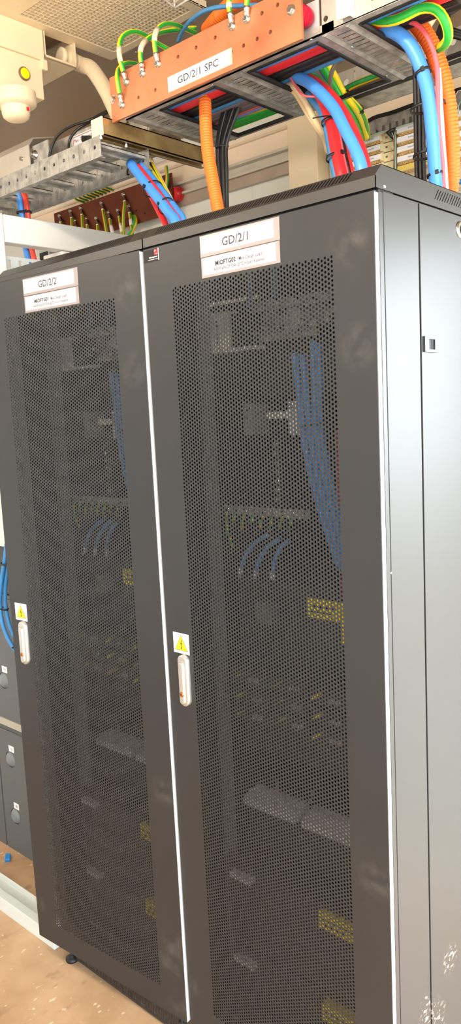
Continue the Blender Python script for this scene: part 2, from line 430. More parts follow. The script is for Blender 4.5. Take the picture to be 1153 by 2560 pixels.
def cabinet(x0, label, code, site, ajar, brand, side):
    """x0: left edge of the 0.6 m wide cabinet"""
    x1 = x0+.5985
    C = root('server_cabinet', label, 'cabinet', (x0+.3, .4, 0), 'two black perforated door cabinets')
    DB = .80
    # frame: base, posts, top rails
    f = MB()
    for xa in (x0+.004, x1-.044):
        f.box((xa, .0285, .075), (xa+.04, .068, 2.010)); f.box((xa, DB-.05, .075), (xa+.04, DB-.01, 2.010))
        f.box((xa, .068, .075), (xa+.04, DB-.05, .115)); f.box((xa, .068, 1.965), (xa+.04, DB-.05, 2.010))
    f.box((x0+.044, .0285, .082), (x1-.044, .066, .118)); f.box((x0+.044, DB-.05, .082), (x1-.044, DB-.012, .118))
    f.box((x0+.002, .0145, 1.975), (x1-.0015, .066, 2.030))  # front top rail, made taller and deeper to keep the lid gap dark
    link(f, 'frame', 'paint', C, bevel=.0015)
    link(MB().box((x0+.044, DB-.012, .12), (x1-.044, DB-.006, 2.0)), 'rear_panel', 'paint', C)
    link(MB().box((x0+.044, .07, .118), (x1-.044, DB-.05, .122)), 'bottom_panel', 'paint', C)
    if side:
        s = MB(); s.box((x1-.002, .0135, .097), (x1+.0002, .0270, 2.0095))
        link(s, 'front_strip', 'paint_side', C, Vector((x1+.0, 0, 0)), bevel=.0005).location = Vector((x1, 0, 0))-OFF[C.name]
        s = MB(); s.box((x1-.003, .0277, .080), (x1+.0012, .1500, 2.0115))
        link(s, 'corner_panel', 'paint_side', C, Vector((x1, 0, 0)), bevel=.0008).location = Vector((x1, 0, 0))-OFF[C.name]
        s = MB(); s.box((x1-.003, .1560, .080), (x1+.0012, DB-.01, 2.0115))
        sp = link(s, 'side_panel', 'paint_side', C, Vector((x1, 0, 0)), bevel=.0008); sp.location = Vector((x1, 0, 0))-OFF[C.name]
        OFFS = Vector((x1, 0, 0))
        # latch with finger recess
        l = MB(); ya, yb, za, zb = .1625, .2150, 1.7392, 1.7688
        l.plate(rect(ya, za, yb, zb), [rect(ya+.016, za+.005, yb-.0125, zb-.005)], .004, (x1+.001, 0, 0), (0, 1, 0), (0, 0, 1))
        la = link(l, 'side_latch', 'paint_side', sp, OFFS)
        l = MB(); l.box((x1-.0015, ya+.016, za+.005), (x1+.0016, yb-.0125, zb-.005), 0)
        l.prism([(x1+.0016, ya+.030, za+.005), (x1+.0045, ya+.0335, za+.005), (x1+.0016, yb-.0125, za+.005)], (0, 0, zb-za-.010), 1)
        link(l, 'side_latch_slider', ['black', 'equipment'], sp, OFFS)
        l = MB(); lo = Vector((x1+.001, .3215, 1.985))
        l.lathe(lo, (1, 0, 0), [(.0165, 0), (.0165, .002), (.013, .004), (.009, .0045), (.009, .003), (.002, .003)], 24, 0)
        l.box((lo.x+.003, lo.y-.0012, lo.z-.006), (lo.x+.0048, lo.y+.0012, lo.z+.006), 1)
        link(l, 'side_lock', ['steel', 'black'], sp, OFFS)
        l = MB(); l.lathe((x1, .0268, 1.3335), (1, 0, 0), [(.0028, 0), (.0028, .0012), (.001, .002)], 10, 0)
        link(l, 'panel_screw', 'steel', sp, OFFS)
    else:
        link(MB().box((x0, .03, .08), (x0+.003, DB-.01, 2.0115)), 'side_panel', 'paint', C)
    # lid: folded front, chamfer with slots, slotted ends
    xa, xb = x0-.0002, x1+.0016
    zl, zf, zr, yr = 2.0142, 2.0340, 2.0555, .0245
    l = MB()
    l.box((xa, .0022, zl), (xb, .0037, zf))
    ev = Vector((0, yr-.0025, zr-zf)); le = ev.length; ev.normalize()
    sl = []
    xs0, xs1 = (.038, .549) if side else (.30, .558)
    n = int((xs1-xs0)/.0078)
    for k in range(n):
        a = x0+xs0+.0078*k; sl.append([(a-xa, .0035), (a-xa+.0034, .0035), (a-xa+.0048, le-.004), (a-xa+.0014, le-.004)])
    l.plate(rect(0, 0, xb-xa, le), sl, .0012, (xa, .0022, zf), EX, ev)
    # top sheet with the cable entry
    hole = [rect(.06, .055, .588, .50)] if side else [rect(.30, .06, .545, .45)]
    l.plate(rect(0, yr, xb-xa, DB), hole, .0012, (xa, 0, zr-.0012), EX, EY)
    for xe, outs in ((xb-.0012, 1), (xa, -1)):
        o = [(.0022, zl), (DB, zl), (DB, zr), (yr, zr), (.0022, zf)]
        h = []
        for k in range(44):
            a = .2129+.0100*k; h.append([(a, 2.0275), (a+.0032, 2.0275), (a+.0196, 2.0470), (a+.0164, 2.0470)])
        l.plate(o, h if outs > 0 and side else [], .0012, (xe, 0, 0), EY, EZ)
    l.box((xa, DB-.0012, zl), (xb, DB, zr))
    link(l, 'lid', 'paint_lid', C)
    l = MB(); l.box((x0+.01, .034, 2.032), (x1-.01, .0355, 2.0535))
    if side: l.box((x1-.0095, .036, 2.0165), (x1-.0085, .70, 2.053))
    link(l, 'slot_shade_sheet', 'black', C)  # black sheets added behind the slots as shade inside the hollow lid
    l = MB(); l.box((xb, .028, 2.0175), (xb+.0006, .0345, 2.0215))
    if side: link(l, 'lid_sticker', 'light_grey', C)
    # plinth grille
    g = MB(); h = [rect(x0+.105+.0066*k, .020, x0+.1088+.0066*k, .082) for k in range(68)]
    g.plate(rect(x0+.085, .012, x1-.03, .096), h, .0012, (0, .0200, 0), EX, EZ)
    link(g, 'plinth_grille', 'paint', C)
    # levelling feet
    for (fx, fy) in ((x0+.062, .020), (x1-.05, .020), (x0+.05, DB-.05), (x1-.05, DB-.05)):
        m = MB(); m.lathe((fx, fy, 0), (0, 0, 1), [(.0185, 0), (.0195, .004), (.0185, .009), (.013, .012), (.010, .016), (.007, .020), (.0045, .021), (.0045, .050), (.008, .050), (.008, .058), (.004, .058), (.004, .08)], 24)
        link(m, 'levelling_foot', 'black', C)
    # 19 inch rails inside
    m = MB()
    for xq, sg in ((x0+.062, 1), (x1-.062, -1)):
        h = [rect(-.003, .16+.0222*k, .004, .168+.0222*k) for k in range(80)]
        m.plate(rect(-.010, .125, .010, 1.97), h, .002, (xq, .110, 0), EX, EZ)
        m.box((xq-.010 if sg > 0 else xq+.008, .112, .125), (xq-.008 if sg > 0 else xq+.010, .152, 1.97))
    link(m, 'mounting_rails', 'equipment_grey', C)
    # door on its hinge (right edge)
    hx = x1-.0010
    d = bpy.data.objects.new('door', DOOR); COL.objects.link(d); d.parent = C
    d.location = Vector((hx, -.0002 if not ajar else -.0066, 0))-OFF[C.name]; d.rotation_euler = (0, 0, ajar)
    d['label'] = 'black perforated steel door' + (', standing slightly ajar' if ajar else ', closed')
    Z0 = Vector((0, 0, 0)); OFF[d.name] = Z0
    xl = -DW
    # handle
    def pill(xc, w, za, zb, n=10):
        r_ = w/2; P = []
        for k in range(n+1): a = PI*k/n; P.append((xc+r_*math.cos(a), zb-r_+r_*math.sin(a)))
        for k in range(n+1): a = PI+PI*k/n; P.append((xc+r_*math.cos(a), za+r_+r_*math.sin(a)))
        return P
    def dome(mb, P, y0, y1, inset, mi=0):
        cx = sum(p[0] for p in P)/len(P); cz = sum(p[1] for p in P)/len(P)
        zs = [p[1] for p in P]; zm, zM = min(zs), max(zs)
        w = max(p[0] for p in P)-min(p[0] for p in P)
        def ins(p, k):
            return (cx+(p[0]-cx)*(1-2*k/w), max(zm+w/2, min(zM-w/2, p[1])) + (p[1]-max(zm+w/2, min(zM-w/2, p[1])))*(1-2*k/w))
        rings = [([(p[0], y0, p[1]) for p in P]), ([(p[0], y1+.002, p[1]) for p in P]), ([(ins(p, inset*.5)[0], y1+.0005, ins(p, inset*.5)[1]) for p in P]), ([(ins(p, inset)[0], y1, ins(p, inset)[1]) for p in P])]
        n = len(P); vs = [q for rr in rings for q in rr]; fs = []
        for i in range(3):
            for k in range(n): k2 = (k+1) % n; fs.append((i*n+k, (i+1)*n+k, (i+1)*n+k2, i*n+k2))
        mb.add(vs, fs, mi, True); mb.add(rings[3], [tuple(range(n))], mi)
    hc = xl+.0575
    m = MB(); dome(m, pill(hc, .0315, .961, 1.0855), 0, -.0105, .004); 
    hd = link(m, 'handle', 'satin', d, Z0)
    m = MB(); dome(m, pill(hc-.002, .0165, .966, 1.0690), -.0105, -.0150, .003)
    link(m, 'handle_lever', 'satin', hd, Z0)
    m = MB(); m.lathe((hc-.001, -.0150, .992), (0, -1, 0), [(.0066, 0), (.0066, .0008)], 18, 0); m.lathe((hc-.001, -.0158, .992), (0, -1, 0), [(.0052, 0), (.0052, .0012), (.0035, .0016)], 18, 1)
    m.box((hc-.0016, -.0178, .989), (hc-.0004, -.0170, .995), 2)
    link(m, 'handle_lock', ['steel', 'brass_key', 'ink_dark'], hd, Z0)
    # electric warning sticker
    m = MB(); sx0, sx1, sz0, sz1 = xl+.0232, xl+.0752, 1.0862, 1.1352; y = -.0005
    m.box((sx0, y, sz0), (sx1, 0, sz1), 0)
    def tri(c, r_, k): return [(c[0]+r_*math.cos(a), y-k, c[1]+r_*math.sin(a)) for a in (PI/2, PI/2+2*PI/3, PI/2+4*PI/3)]
    cc = ((sx0+sx1)/2, sz0+.0195)
    m.add(tri(cc, .0252, .0002), [(0, 1, 2)], 1); m.add(tri(cc, .0226, .0004), [(0, 1, 2)], 2)
    bolt = [(.0008, .0145), (-.0032, .0035), (.0002, .0042), (-.0012, -.0045), (-.0034, -.0036), (.0002, -.0098), (.0026, -.0030), (.0008, -.0040), (.0034, .0072), (.0002, .0066), (.0034, .0148)]
    m.add([(cc[0]+a, y-.0006, cc[1]-.001+b) for a, b in bolt], [(0, 1, 2, 9, 10), (2, 3, 7, 8, 9), (3, 4, 5, 6, 7)], 3)
    o = link(m, 'warning_sticker', ['paper', 'sign_edge', 'sign_yellow', 'ink_black'], d, Z0)
    o['label'] = 'white sticker with yellow high voltage triangle'
    name_label(d, code, site, -.003 if ajar else 0)
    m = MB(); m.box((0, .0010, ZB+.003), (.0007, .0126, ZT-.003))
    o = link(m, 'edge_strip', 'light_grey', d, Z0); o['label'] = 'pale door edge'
    if brand:
        m = MB(); bx, bz = xl+.0015, 1.9795
        m.box((bx, -.0006, bz), (bx+.0505, 0, bz+.0262), 0)
        m.box((bx+.0478, -.0010, bz+.001), (bx+.0500, -.0005, bz+.0262), 1)
        m.box((bx+.0355, -.0009, bz+.0130), (bx+.0465, -.0005, bz+.0248), 2)
        m.box((bx+.0360, -.0011, bz+.0195), (bx+.0378, -.0008, bz+.0235), 1); m.box((bx+.0360, -.0011, bz+.0218), (bx+.0402, -.0008, bz+.0235), 1)
        m.text('bp', (bx+.0412, -.0012, bz+.0142), TX, TZ, .0045, .0022, 1)
        m.text('batterypower', (bx+.0190, -.0010, bz+.0078), TX, TZ, .027, .0036, 1, .02)
        m.text('www.batterypower.com.au', (bx+.0150, -.0010, bz+.0035), TX, TZ, .031, .0021, 1, .01)
        link(m, 'brand_sticker', ['ink_black', 'paper', 'brand_red'], d, Z0)
    return C
cabinet(0.0015, 'black cabinet labelled GD/2/1 with its grey side showing', 'GD/2/1', 'MIOFTG02', 0.0, True, True)
cabinet(-.6000, 'left black cabinet labelled GD/2/2 with its door ajar', 'GD/2/2', 'MIOFTG01', .0723, False, False)

# ------------------------------------------------------------------ equipment seen through the perforated doors
KITS = []
def keep(o): KITS.append(o); return o
def cable(name, label, cat, pts, r, m, group=None, n=10, parent=None, **k):
    mb = MB(); mb.tube(pts, r, n, **k)
    return solo(mb, name, label, cat, m, group) if parent is None else link(mb, name, m, parent)
def stripe_gy(k): return 1 if (k % 16) in (0, 1, 2, 3, 8, 9, 10, 11) else 0
def interior(S_, cn):
    """S_: x shift of the kit, cn: which cabinet (for the labels)"""
    D = Vector((S_, 0, 0))
    def y(px, py, v): return Y(px, py, v)+D
    def pts(L): return [y(*p) for p in L]
    # white terminal cover with a ledge
    a, b = y(525, 785, .155), y(577, 880, .155)
    r = root('terminal_cover', 'white slotted terminal cover high inside '+cn, 'terminal cover', (a.x, .155, b.z), 'terminal covers in the cabinets')
    m = MB(); m.plate(rect(0, 0, b.x-a.x, a.z-b.z), [rect(.016, .02, .021, .045), rect(.016, .055, .021, .075)], .003, (a.x, .158, b.z), EX, EZ); m.box((a.x, .158, b.z), (b.x, .19, b.z+.003)); m.box((a.x, .158, a.z-.003), (b.x, .19, a.z)); link(m, 'cover', 'white', r)
    c = y(640, 872, .155)
    link(MB().box((b.x, .156, b.z+.001), (c.x, .19, b.z+.009)), 'ledge', 'light_grey', r)
    # busbar assembly with bolts
    a, b = y(628, 770, .17), y(828, 735, .17)
    r = root('busbar_assembly', 'bolted metal busbar assembly near the top of '+cn, 'busbar', ((a.x+b.x)/2, .2, a.z-.08), 'busbar assemblies in the cabinets')
    zc_ = a.z
    link(MB().box((a.x-.03, .235, zc_-.20), (b.x+.07, .241, zc_+.10)), 'backplate', 'equipment', r)
    for k, (dz, x_0, x_1) in enumerate(((.0, 0, 1), (-.035, .25, 1.0), (-.065, 0, .75))):
        link(MB().box((a.x+(b.x-a.x)*x_0, .170+.012*k, zc_+dz-.011), (a.x+(b.x-a.x)*x_1, .176+.012*k, zc_+dz+.011)), 'busbar', 'galv', r, bevel=.001)
    rng = random.Random(5)
    for k in range(16):
        bx = a.x+(b.x-a.x)*(k % 8+.5)/8+rng.uniform(-.006, .006); bz = zc_+(-.0 if k < 8 else -.05)+rng.uniform(-.008, .008)
        m = MB(); m.lathe((bx, .172, bz), (0, -1, 0), [(.009, -.004), (.009, .002), (.0058, .0022), (.0058, .008), (.003, .0085), (.003, .016)], 6, 0, False); link(m, 'bolt', 'steel', r)
    for k in range(3):
        q = a.x+(b.x-a.x)*(.2+.3*k)
        link(MB().box((q-.018, .178, zc_-.058), (q+.018, .232, zc_-.012)), 'support', 'equipment_grey' if k != 1 else 'alu', r, bevel=.002)
    a2, b2 = y(792, 690, .246), y(836, 850, .246)
    solo(MB().box((a2.x, .246, b2.z), (b2.x+.03, .275, a2.z)).box((a2.x+.004, .243, b2.z+.01), (a2.x+.03, .246, a2.z-.03)), 'metal_cover', 'light grey metal cover plate in the upper right of '+cn, 'cover plate', 'equipment_grey', 'cover plates in the cabinets', bevel=.002)
    for k, (p, rr) in enumerate((((622, 690), .007), ((684, 680), .008))):
        q = y(p[0], p[1], .215)
        cable('power_cable', 'dim blue cable behind the mesh, %s of two atop %s' % (('left', 'right')[k], cn), 'cable', [q+Vector((0, .0, .13)), q+Vector((0, 0, .05)), q+Vector((.003, 0, -.03)), q+Vector((.004, -.01, -.075))], rr, 'blue_cord', 'blue cables at the top of the cabinets')
    # big blue battery cables down the right side
    A = [[(735, 884, .115), (744, 950, .113), (752, 1020, .110), (760, 1090, .108), (774, 1170, .106), (800, 1270, .105), (826, 1350, .105), (850, 1420, .108)],
         [(757, 888, .118), (764, 960, .115), (771, 1030, .112), (780, 1100, .110), (796, 1190, .108), (822, 1290, .106), (845, 1370, .106), (866, 1440, .11)],
         [(784, 852, .115), (788, 930, .113), (789, 1010, .111), (793, 1080, .109), (806, 1160, .107), (826, 1240, .106), (846, 1320, .106), (872, 1410, .11)],
         [(797, 860, .122), (801, 940, .118), (800, 1020, .116), (805, 1090, .115), (820, 1170, .113), (840, 1260, .112), (860, 1350, .112), (885, 1430, .116)]]
    for k, L in enumerate(A):
        cable('battery_cable', 'thick blue cable, %s from left in the meshed blue bundle of %s' % (ORD[k], cn), 'cable', pts(L), .0078, 'blue', 'blue battery cables in the cabinets', 12)
    q = y(778, 1062, .098); m = MB(); m.tube([q+Vector((.036*math.cos(t), .012*math.sin(t)+.012, .004*math.cos(t))) for t in [2*PI*i/16 for i in range(16)]], .0016, 6, closed=True, step=.01)
    solo(m, 'cable_tie', 'black cable tie around the blue cable bundle inside '+cn, 'cable tie', 'black_cable', 'ties on the blue bundles')
    for k, (px, rr, mm) in enumerate(((846, .0045, 'red_dark'), (856, .004, 'wire_white'), (866, .0045, 'red'))):
        L = [(px-3, 1075, .12), (px-1, 1160, .118), (px+6, 1280, .116), (px+12, 1400, .118), (px+10, 1500, .12)]
        cable('control_cable', '%s thin cable along the right edge of the mesh in %s' % (('dark red', 'white', 'bright red')[k], cn), 'cable', pts(L), rr, mm, 'thin cables at the right of the cabinets')
    # contactor blocks and white handle
    for k, (p0, p1, mm) in enumerate((((607, 1010), (633, 1088), 'equipment_grey'), ((717, 1004), (752, 1088), 'light_grey'))):
        a, b = y(*p0, .135), y(*p1, .135)
        r = root('contactor', ('narrow grey' if k == 0 else 'wider pale grey')+' contactor block inside '+cn, 'contactor', (a.x, .15, b.z), 'contactors in the cabinets')
        link(MB().box((a.x, .137, b.z), (b.x, .19, a.z)), 'body', mm, r, bevel=.002)
        for j in range(3):
            cx_ = a.x+(b.x-a.x)*(j+.5)/3
            link(MB().lathe((cx_, .137, a.z-.012), (0, -1, 0), [(.004, 0), (.004, .003), (.002, .0035)], 8), 'terminal_screw', 'steel', r)
    a, b = y(668, 1030, .13), y(728, 1046, .13)
    solo(MB().box((a.x, .127, b.z), (b.x, .139, a.z)), 'breaker_handle', 'white horizontal breaker handle inside '+cn, 'breaker handle', 'white', 'breaker handles in the cabinets', bevel=.002)
    a, b = y(684, 1100, .155), y(702, 1260, .155)
    r = root('stud_strip', 'vertical strip of metal studs below the breaker handle in '+cn, 'terminal strip', (a.x, .16, b.z), 'stud strips in the cabinets')
    link(MB().box((a.x, .158, b.z), (b.x, .164, a.z)), 'strip', 'equipment', r)
    for j in range(7):
        link(MB().lathe(((a.x+b.x)/2, .158, a.z-(a.z-b.z)*(j+.5)/7), (0, -1, 0), [(.0065, 0), (.0065, .003), (.004, .0032), (.004, .008)], 8), 'stud', 'steel', r)
    # earth bar and its wires
    a, b = y(561, 1296, .15), y(772, 1262, .15)
    zb_ = (a.z+b.z)/2
    r = root('earth_bar', 'metal earth bar with screws across the middle of '+cn, 'earth bar', ((a.x+b.x)/2, .16, zb_-.01), 'earth bars in the cabinets')
    link(MB().box((a.x, .150, zb_-.010), (b.x, .156, zb_+.010)), 'bar', 'galv', r)
    for j in range(9):
        link(MB().lathe((a.x+(b.x-a.x)*(j+.5)/9, .150, zb_), (0, -1, 0), [(.006, 0), (.006, .003), (.003, .004)], 10), 'screw', 'steel', r)
    for j in range(8):
        q = Vector((a.x+(b.x-a.x)*(j+.5)/9, .143, zb_-.006)); dl = .085 if j == 0 else .030+.006*(j % 3); mb = MB()
        mb.tube([q, q+Vector((.002, -.006, -.012)), q+Vector((-.004 if j else .008, -.006, -dl*.6)), q+Vector((-.010 if j else .012, .004, -dl))], .0028, 16, stripe=stripe_gy)
        solo(mb, 'earth_wire', 'short yellow green wire, %s from left under the earth bar in %s' % (ORD[j], cn), 'wire', ['green', 'yellow'], 'earth wires inside the cabinets')
    # three blue curved cables
    for k, L in enumerate(([(672, 1338, .15), (645, 1352, .145), (620, 1378, .14), (606, 1410, .137), (599, 1442, .135)],
                           [(700, 1345, .15), (676, 1362, .145), (655, 1388, .14), (643, 1415, .137), (637, 1446, .135)],
                           [(722, 1350, .15), (703, 1368, .145), (690, 1392, .14), (684, 1420, .137), (681, 1450, .135)])):
        P = pts(L); r = root('module_cable', 'curved blue cable with pale ferrule, %s of three in %s' % (('left', 'middle', 'right')[k], cn), 'cable', P[-1], 'curved blue cables in the cabinets')
        mb = MB(); mb.tube(P[:4]+[P[3].lerp(P[4], .35)], .0055, 10); link(mb, 'cable_sheath', 'blue', r)
        mb = MB(); mb.tube([P[3].lerp(P[4], .35), P[4]], .0057, 10, step=.01); link(mb, 'ferrule', 'lilac', r)
    # rectifier shelf: dark body, nine module fronts with tags
    s0 = Vector((.085+S_, .165, .80)); s1 = Vector((.515+S_, .50, 1.235))
    solo(MB().box((s0.x-.01, .185, s0.z), (s1.x+.01, s1.y, s1.z)), 'module_shelf', 'black equipment shelf holding the tagged modules in '+cn, 'equipment shelf', 'equipment', 'module shelves in the cabinets')
    tags = [[(590, 1692), (597, 1738), (601, 1782)], [(690, 1712), (694, 1758), (697, 1804)], [(788, 1742), (788, 1794), (790, 1841)]]
    for c_ in range(3):
        for rw in range(3):
            t = y(*tags[c_][rw], .092)
            r = root('plug_in_module', 'dark module with yellow tag, row %s, %s column in %s' % (('one', 'two', 'three')[rw], ('left', 'middle', 'right')[c_], cn), 'module', (t.x+.02, .14, t.z-.015), 'tagged modules in the cabinets')
            link(MB().box((t.x-.030, .105, t.z-.022), (t.x+.085, .184, t.z+.014)), 'module_body', 'equipment', r, bevel=.001)
            link(MB().prism([(t.x-.012, .092, t.z-.007), (t.x-.008, .092, t.z-.007), (t.x+.012, .092, t.z+.006), (t.x+.008, .092, t.z+.008)], (0, .013, 0)), 'tag', 'tag_yellow', r)
            m = MB(); 
            for j in range(4): m.box((t.x+.030+.008*j, .1025, t.z-.012+.004*(j % 2)), (t.x+.034+.008*j, .105, t.z-.002+.004*(j % 2)))
            link(m, 'terminals', 'galv', r)
    # lower battery blocks: black bodies, yellow labels, small white labels
    zs = ((.125, .315), (.322, .535), (.542, .655))
    yl = {0: (805, 2508, .065), 1: (795, 2276, .075)}
    for k in range(2):
        z0_, z1_ = zs[k]
        r = root('battery_block', 'black battery block with yellow corner label, %s in %s' % (('lowest', 'second from the floor')[k], cn), 'battery', (.30+S_, .33, z0_), 'battery blocks in the cabinets')
        link(MB().box((.085+S_, .088, z0_), (.515+S_, .60, z1_)), 'case', 'black', r, bevel=.004)
        a = y(*yl[k]); m = MB()
        m.box((a.x, a.y, a.z-.040), (a.x+.145, .088, a.z), 0); m.box((a.x+.110, a.y, a.z-.085), (a.x+.145, .088, a.z-.04), 0)
        m.box((a.x+.01, a.y-.0004, a.z-.018), (a.x+.10, a.y, a.z-.014), 1); m.box((a.x+.01, a.y-.0004, a.z-.030), (a.x+.07, a.y, a.z-.026), 1)
        link(m, 'yellow_label', ['sign_yellow', 'sign_edge'], r)
        p0, p1 = (((585, 2388), (632, 2412)), ((575, 2178), (624, 2202)))[k]
        a, b = y(*p0, .07), y(*p1, .07)
        link(MB().box((a.x, .070, a.z-.014), (b.x, .088, a.z)), 'white_label', 'light_grey', r)
    # pale grey terminal cover strip, two lengths
    a, b = y(606, 1982, .165), y(880, 2100, .165)
    for k, (f0, f1) in enumerate(((0, .50), (.56, 1.0))):
        xa, xb = a.x+(b.x-a.x)*f0, a.x+(b.x-a.x)*f1
        r = root('terminal_shroud', 'pale grey terminal shroud, %s half of the strip in %s' % (('left', 'right')[k], cn), 'terminal shroud', ((xa+xb)/2, .18, .62), 'terminal shrouds in the cabinets')
        m = MB(); m.prism([(xa, .165, a.z-.030), (xa, .165, a.z-.012), (xa, .200, a.z), (xa, .230, a.z), (xa, .230, a.z-.030)], (xb-xa, 0, 0)); link(m, 'shroud', 'light_grey', r, bevel=.002)
    solo(MB().box((.085+S_, .17, .542), (.515+S_, .60, a.z-.031)), 'battery_tray', 'black tray carrying the pale terminal shrouds in '+cn, 'battery tray', 'black', 'battery trays in the cabinets', bevel=.004)
    P = pts([(688, 1945, .16), (694, 1960, .158), (696, 1980, .156), (715, 1988, .156), (745, 1997, .156), (770, 2008, .156), (779, 2000, .158), (781, 1982, .16), (790, 1972, .17)])
    cable('sensor_wire', 'thin grey sensor wire looped above the pale shroud in '+cn, 'wire', P, .0022, 'equipment_grey', 'sensor wires in the cabinets', 8)
    # yellow label on the shelf edge
    a = y(768, 1494, .075); m = MB()
    m.box((a.x, .075, a.z-.042), (a.x+.10, .078, a.z)); m.box((a.x+.085, .075, a.z-.085), (a.x+.10, .078, a.z-.042)); m.box((a.x, .078, a.z-.10), (a.x+.11, .10, a.z+.002), 1)
    m.box((a.x+.006, .0746, a.z-.018), (a.x+.075, .075, a.z-.014), 1); m.box((a.x+.006, .0746, a.z-.030), (a.x+.060, .075, a.z-.026), 1)
    solo(m, 'warning_plate', 'yellow L-shaped warning plate behind the mesh at mid height in '+cn, 'warning plate', ['sign_yellow', 'equipment'], 'warning plates in the cabinets')
    a = y(635, 1505, .13); solo(MB().box((a.x, .130, a.z-.05), (a.x+.05, .16, a.z)), 'relay_box', 'dull grey relay box above the modules in '+cn, 'relay', 'battery', 'relay boxes in the cabinets', bevel=.002)
interior(0.0, 'the right cabinet')
interior(-.602, 'the left cabinet')

# ------------------------------------------------------------------ overhead cable tray (bottom at z = T), 300 mm wide
T = 2.35
def pl(L): return [Y(*p) for p in L]
TY0, TY1 = .112, .418
r = root('cable_tray', 'wide galvanised cable tray with slotted rungs hanging above the right cabinet', 'cable tray', (.45, .26, T))
tx0, tx1 = -.152, 1.25
m = MB(); m.box((tx0, TY0, T), (tx1, TY0+.020, T+.003)); m.box((tx0, TY0, T), (.452, TY0+.002, T+.016))
link(m, 'front_lip', 'galv', r)
m = MB(); m.plate(rect(0, 0, tx1-.425, .066), [circ(.009+.052*k, .024, .0055) for k in range(15)], .002, (.425, TY0+.002, T+.001), EX, EZ)
link(m, 'front_side_plate', 'galv_plain', r)
m = MB(); m.box((tx0, TY1-.020, T), (tx1, TY1, T+.003)); m.box((tx0, TY1-.002, T), (tx1, TY1, T+.010))
link(m, 'rear_lip', 'galv', r)
rungs = [(-.150, -.050, True), (.128, .222, True), (.402, .497, True), (.78, .875, False), (1.13, 1.22, False)]
for (xa, xb, s_) in rungs:
    m = MB(); n = 16; hs = []
    for k in range(n): yy = .022+.0168*k; hs.append([(.038, yy), (.070, yy+.0005), (.070, yy+.0065), (.038, yy+.006)])
    m.plate(rect(0, 0, xb-xa, TY1-TY0-.006), hs, .002, (xa, TY0+.003, T-.0005), EX, EY)
    m.prism([(xa+.018, TY0+.004, T-.0005), (xa+.026, TY0+.004, T-.004), (xa+.034, TY0+.004, T-.0005)], (0, TY1-TY0-.008, 0))
    m.prism([(xb-.024, TY0+.004, T-.0005), (xb-.017, TY0+.004, T-.004), (xb-.010, TY0+.004, T-.0005)], (0, TY1-TY0-.008, 0))
    link(m, 'rung', 'galv', r)
m = MB()
for (xa, xb) in ((-.052, .130), (.220, .404), (.496, .78)):
    for q in (xa+.004, xb-.004): m.tube([(q, TY0+.016, T+.001), (q, TY1-.014, T+.001)], .0052, 8, step=.05)
    for q in (TY0+.019, TY1-.016): m.tube([(xa+.004, q, T+.001), (xb-.004, q, T+.001)], .0048, 8, step=.05)
link(m, 'edge_trim', 'black_rubber', r)
m = MB()
for (px, py) in ((531, 213), (735, 268), (778, 99), (966, 190), (880, 118), (742, 234)):
    q = Z(px, py, T-.001); m.lathe(q, (0, 0, -1), [(.0032, 0), (.0030, .001), (.001, .002)], 8)
link(m, 'rivets', 'steel', r)

# zinc strut channels carrying the trays
def strut(name, label, x0, y0, y1, z0, capmat, h=.041):
    r = root(name, label, 'support channel', (x0+.02, y0, z0))
    w = .041; m = MB(); t = .0025
    m.box((x0, y0, z0), (x0+t, y1, z0+h)); m.box((x0+w-t, y0, z0), (x0+w, y1, z0+h)); m.box((x0, y0, z0+h-t), (x0+w, y1, z0+h))
    m.box((x0, y0, z0), (x0+.010, y1, z0+t)); m.box((x0+w-.010, y0, z0), (x0+w, y1, z0+t))
    link(m, 'channel', 'brass', r)
    link(MB().box((x0-.001, y0-.004, z0-.001), (x0+w+.001, y0, z0+h+.001)), 'end_cap', capmat, r, bevel=.002)
    return r
strut('strut_channel', 'brassy zinc strut channel with pale end cap under the left end of the copper bar', -.207, .052, .425, 2.3085, 'cream')
m = MB(); m.box((.471, .092, 2.353), (.500, .098, 2.44)); m.box((.471, .098, 2.353), (.474, .112, 2.44)); m.box((.497, .098, 2.353), (.500, .112, 2.44))
solo(m, 'end_bracket', 'white capped bracket beside the red insulator at the top of the tray', 'bracket', 'white', bevel=.003)

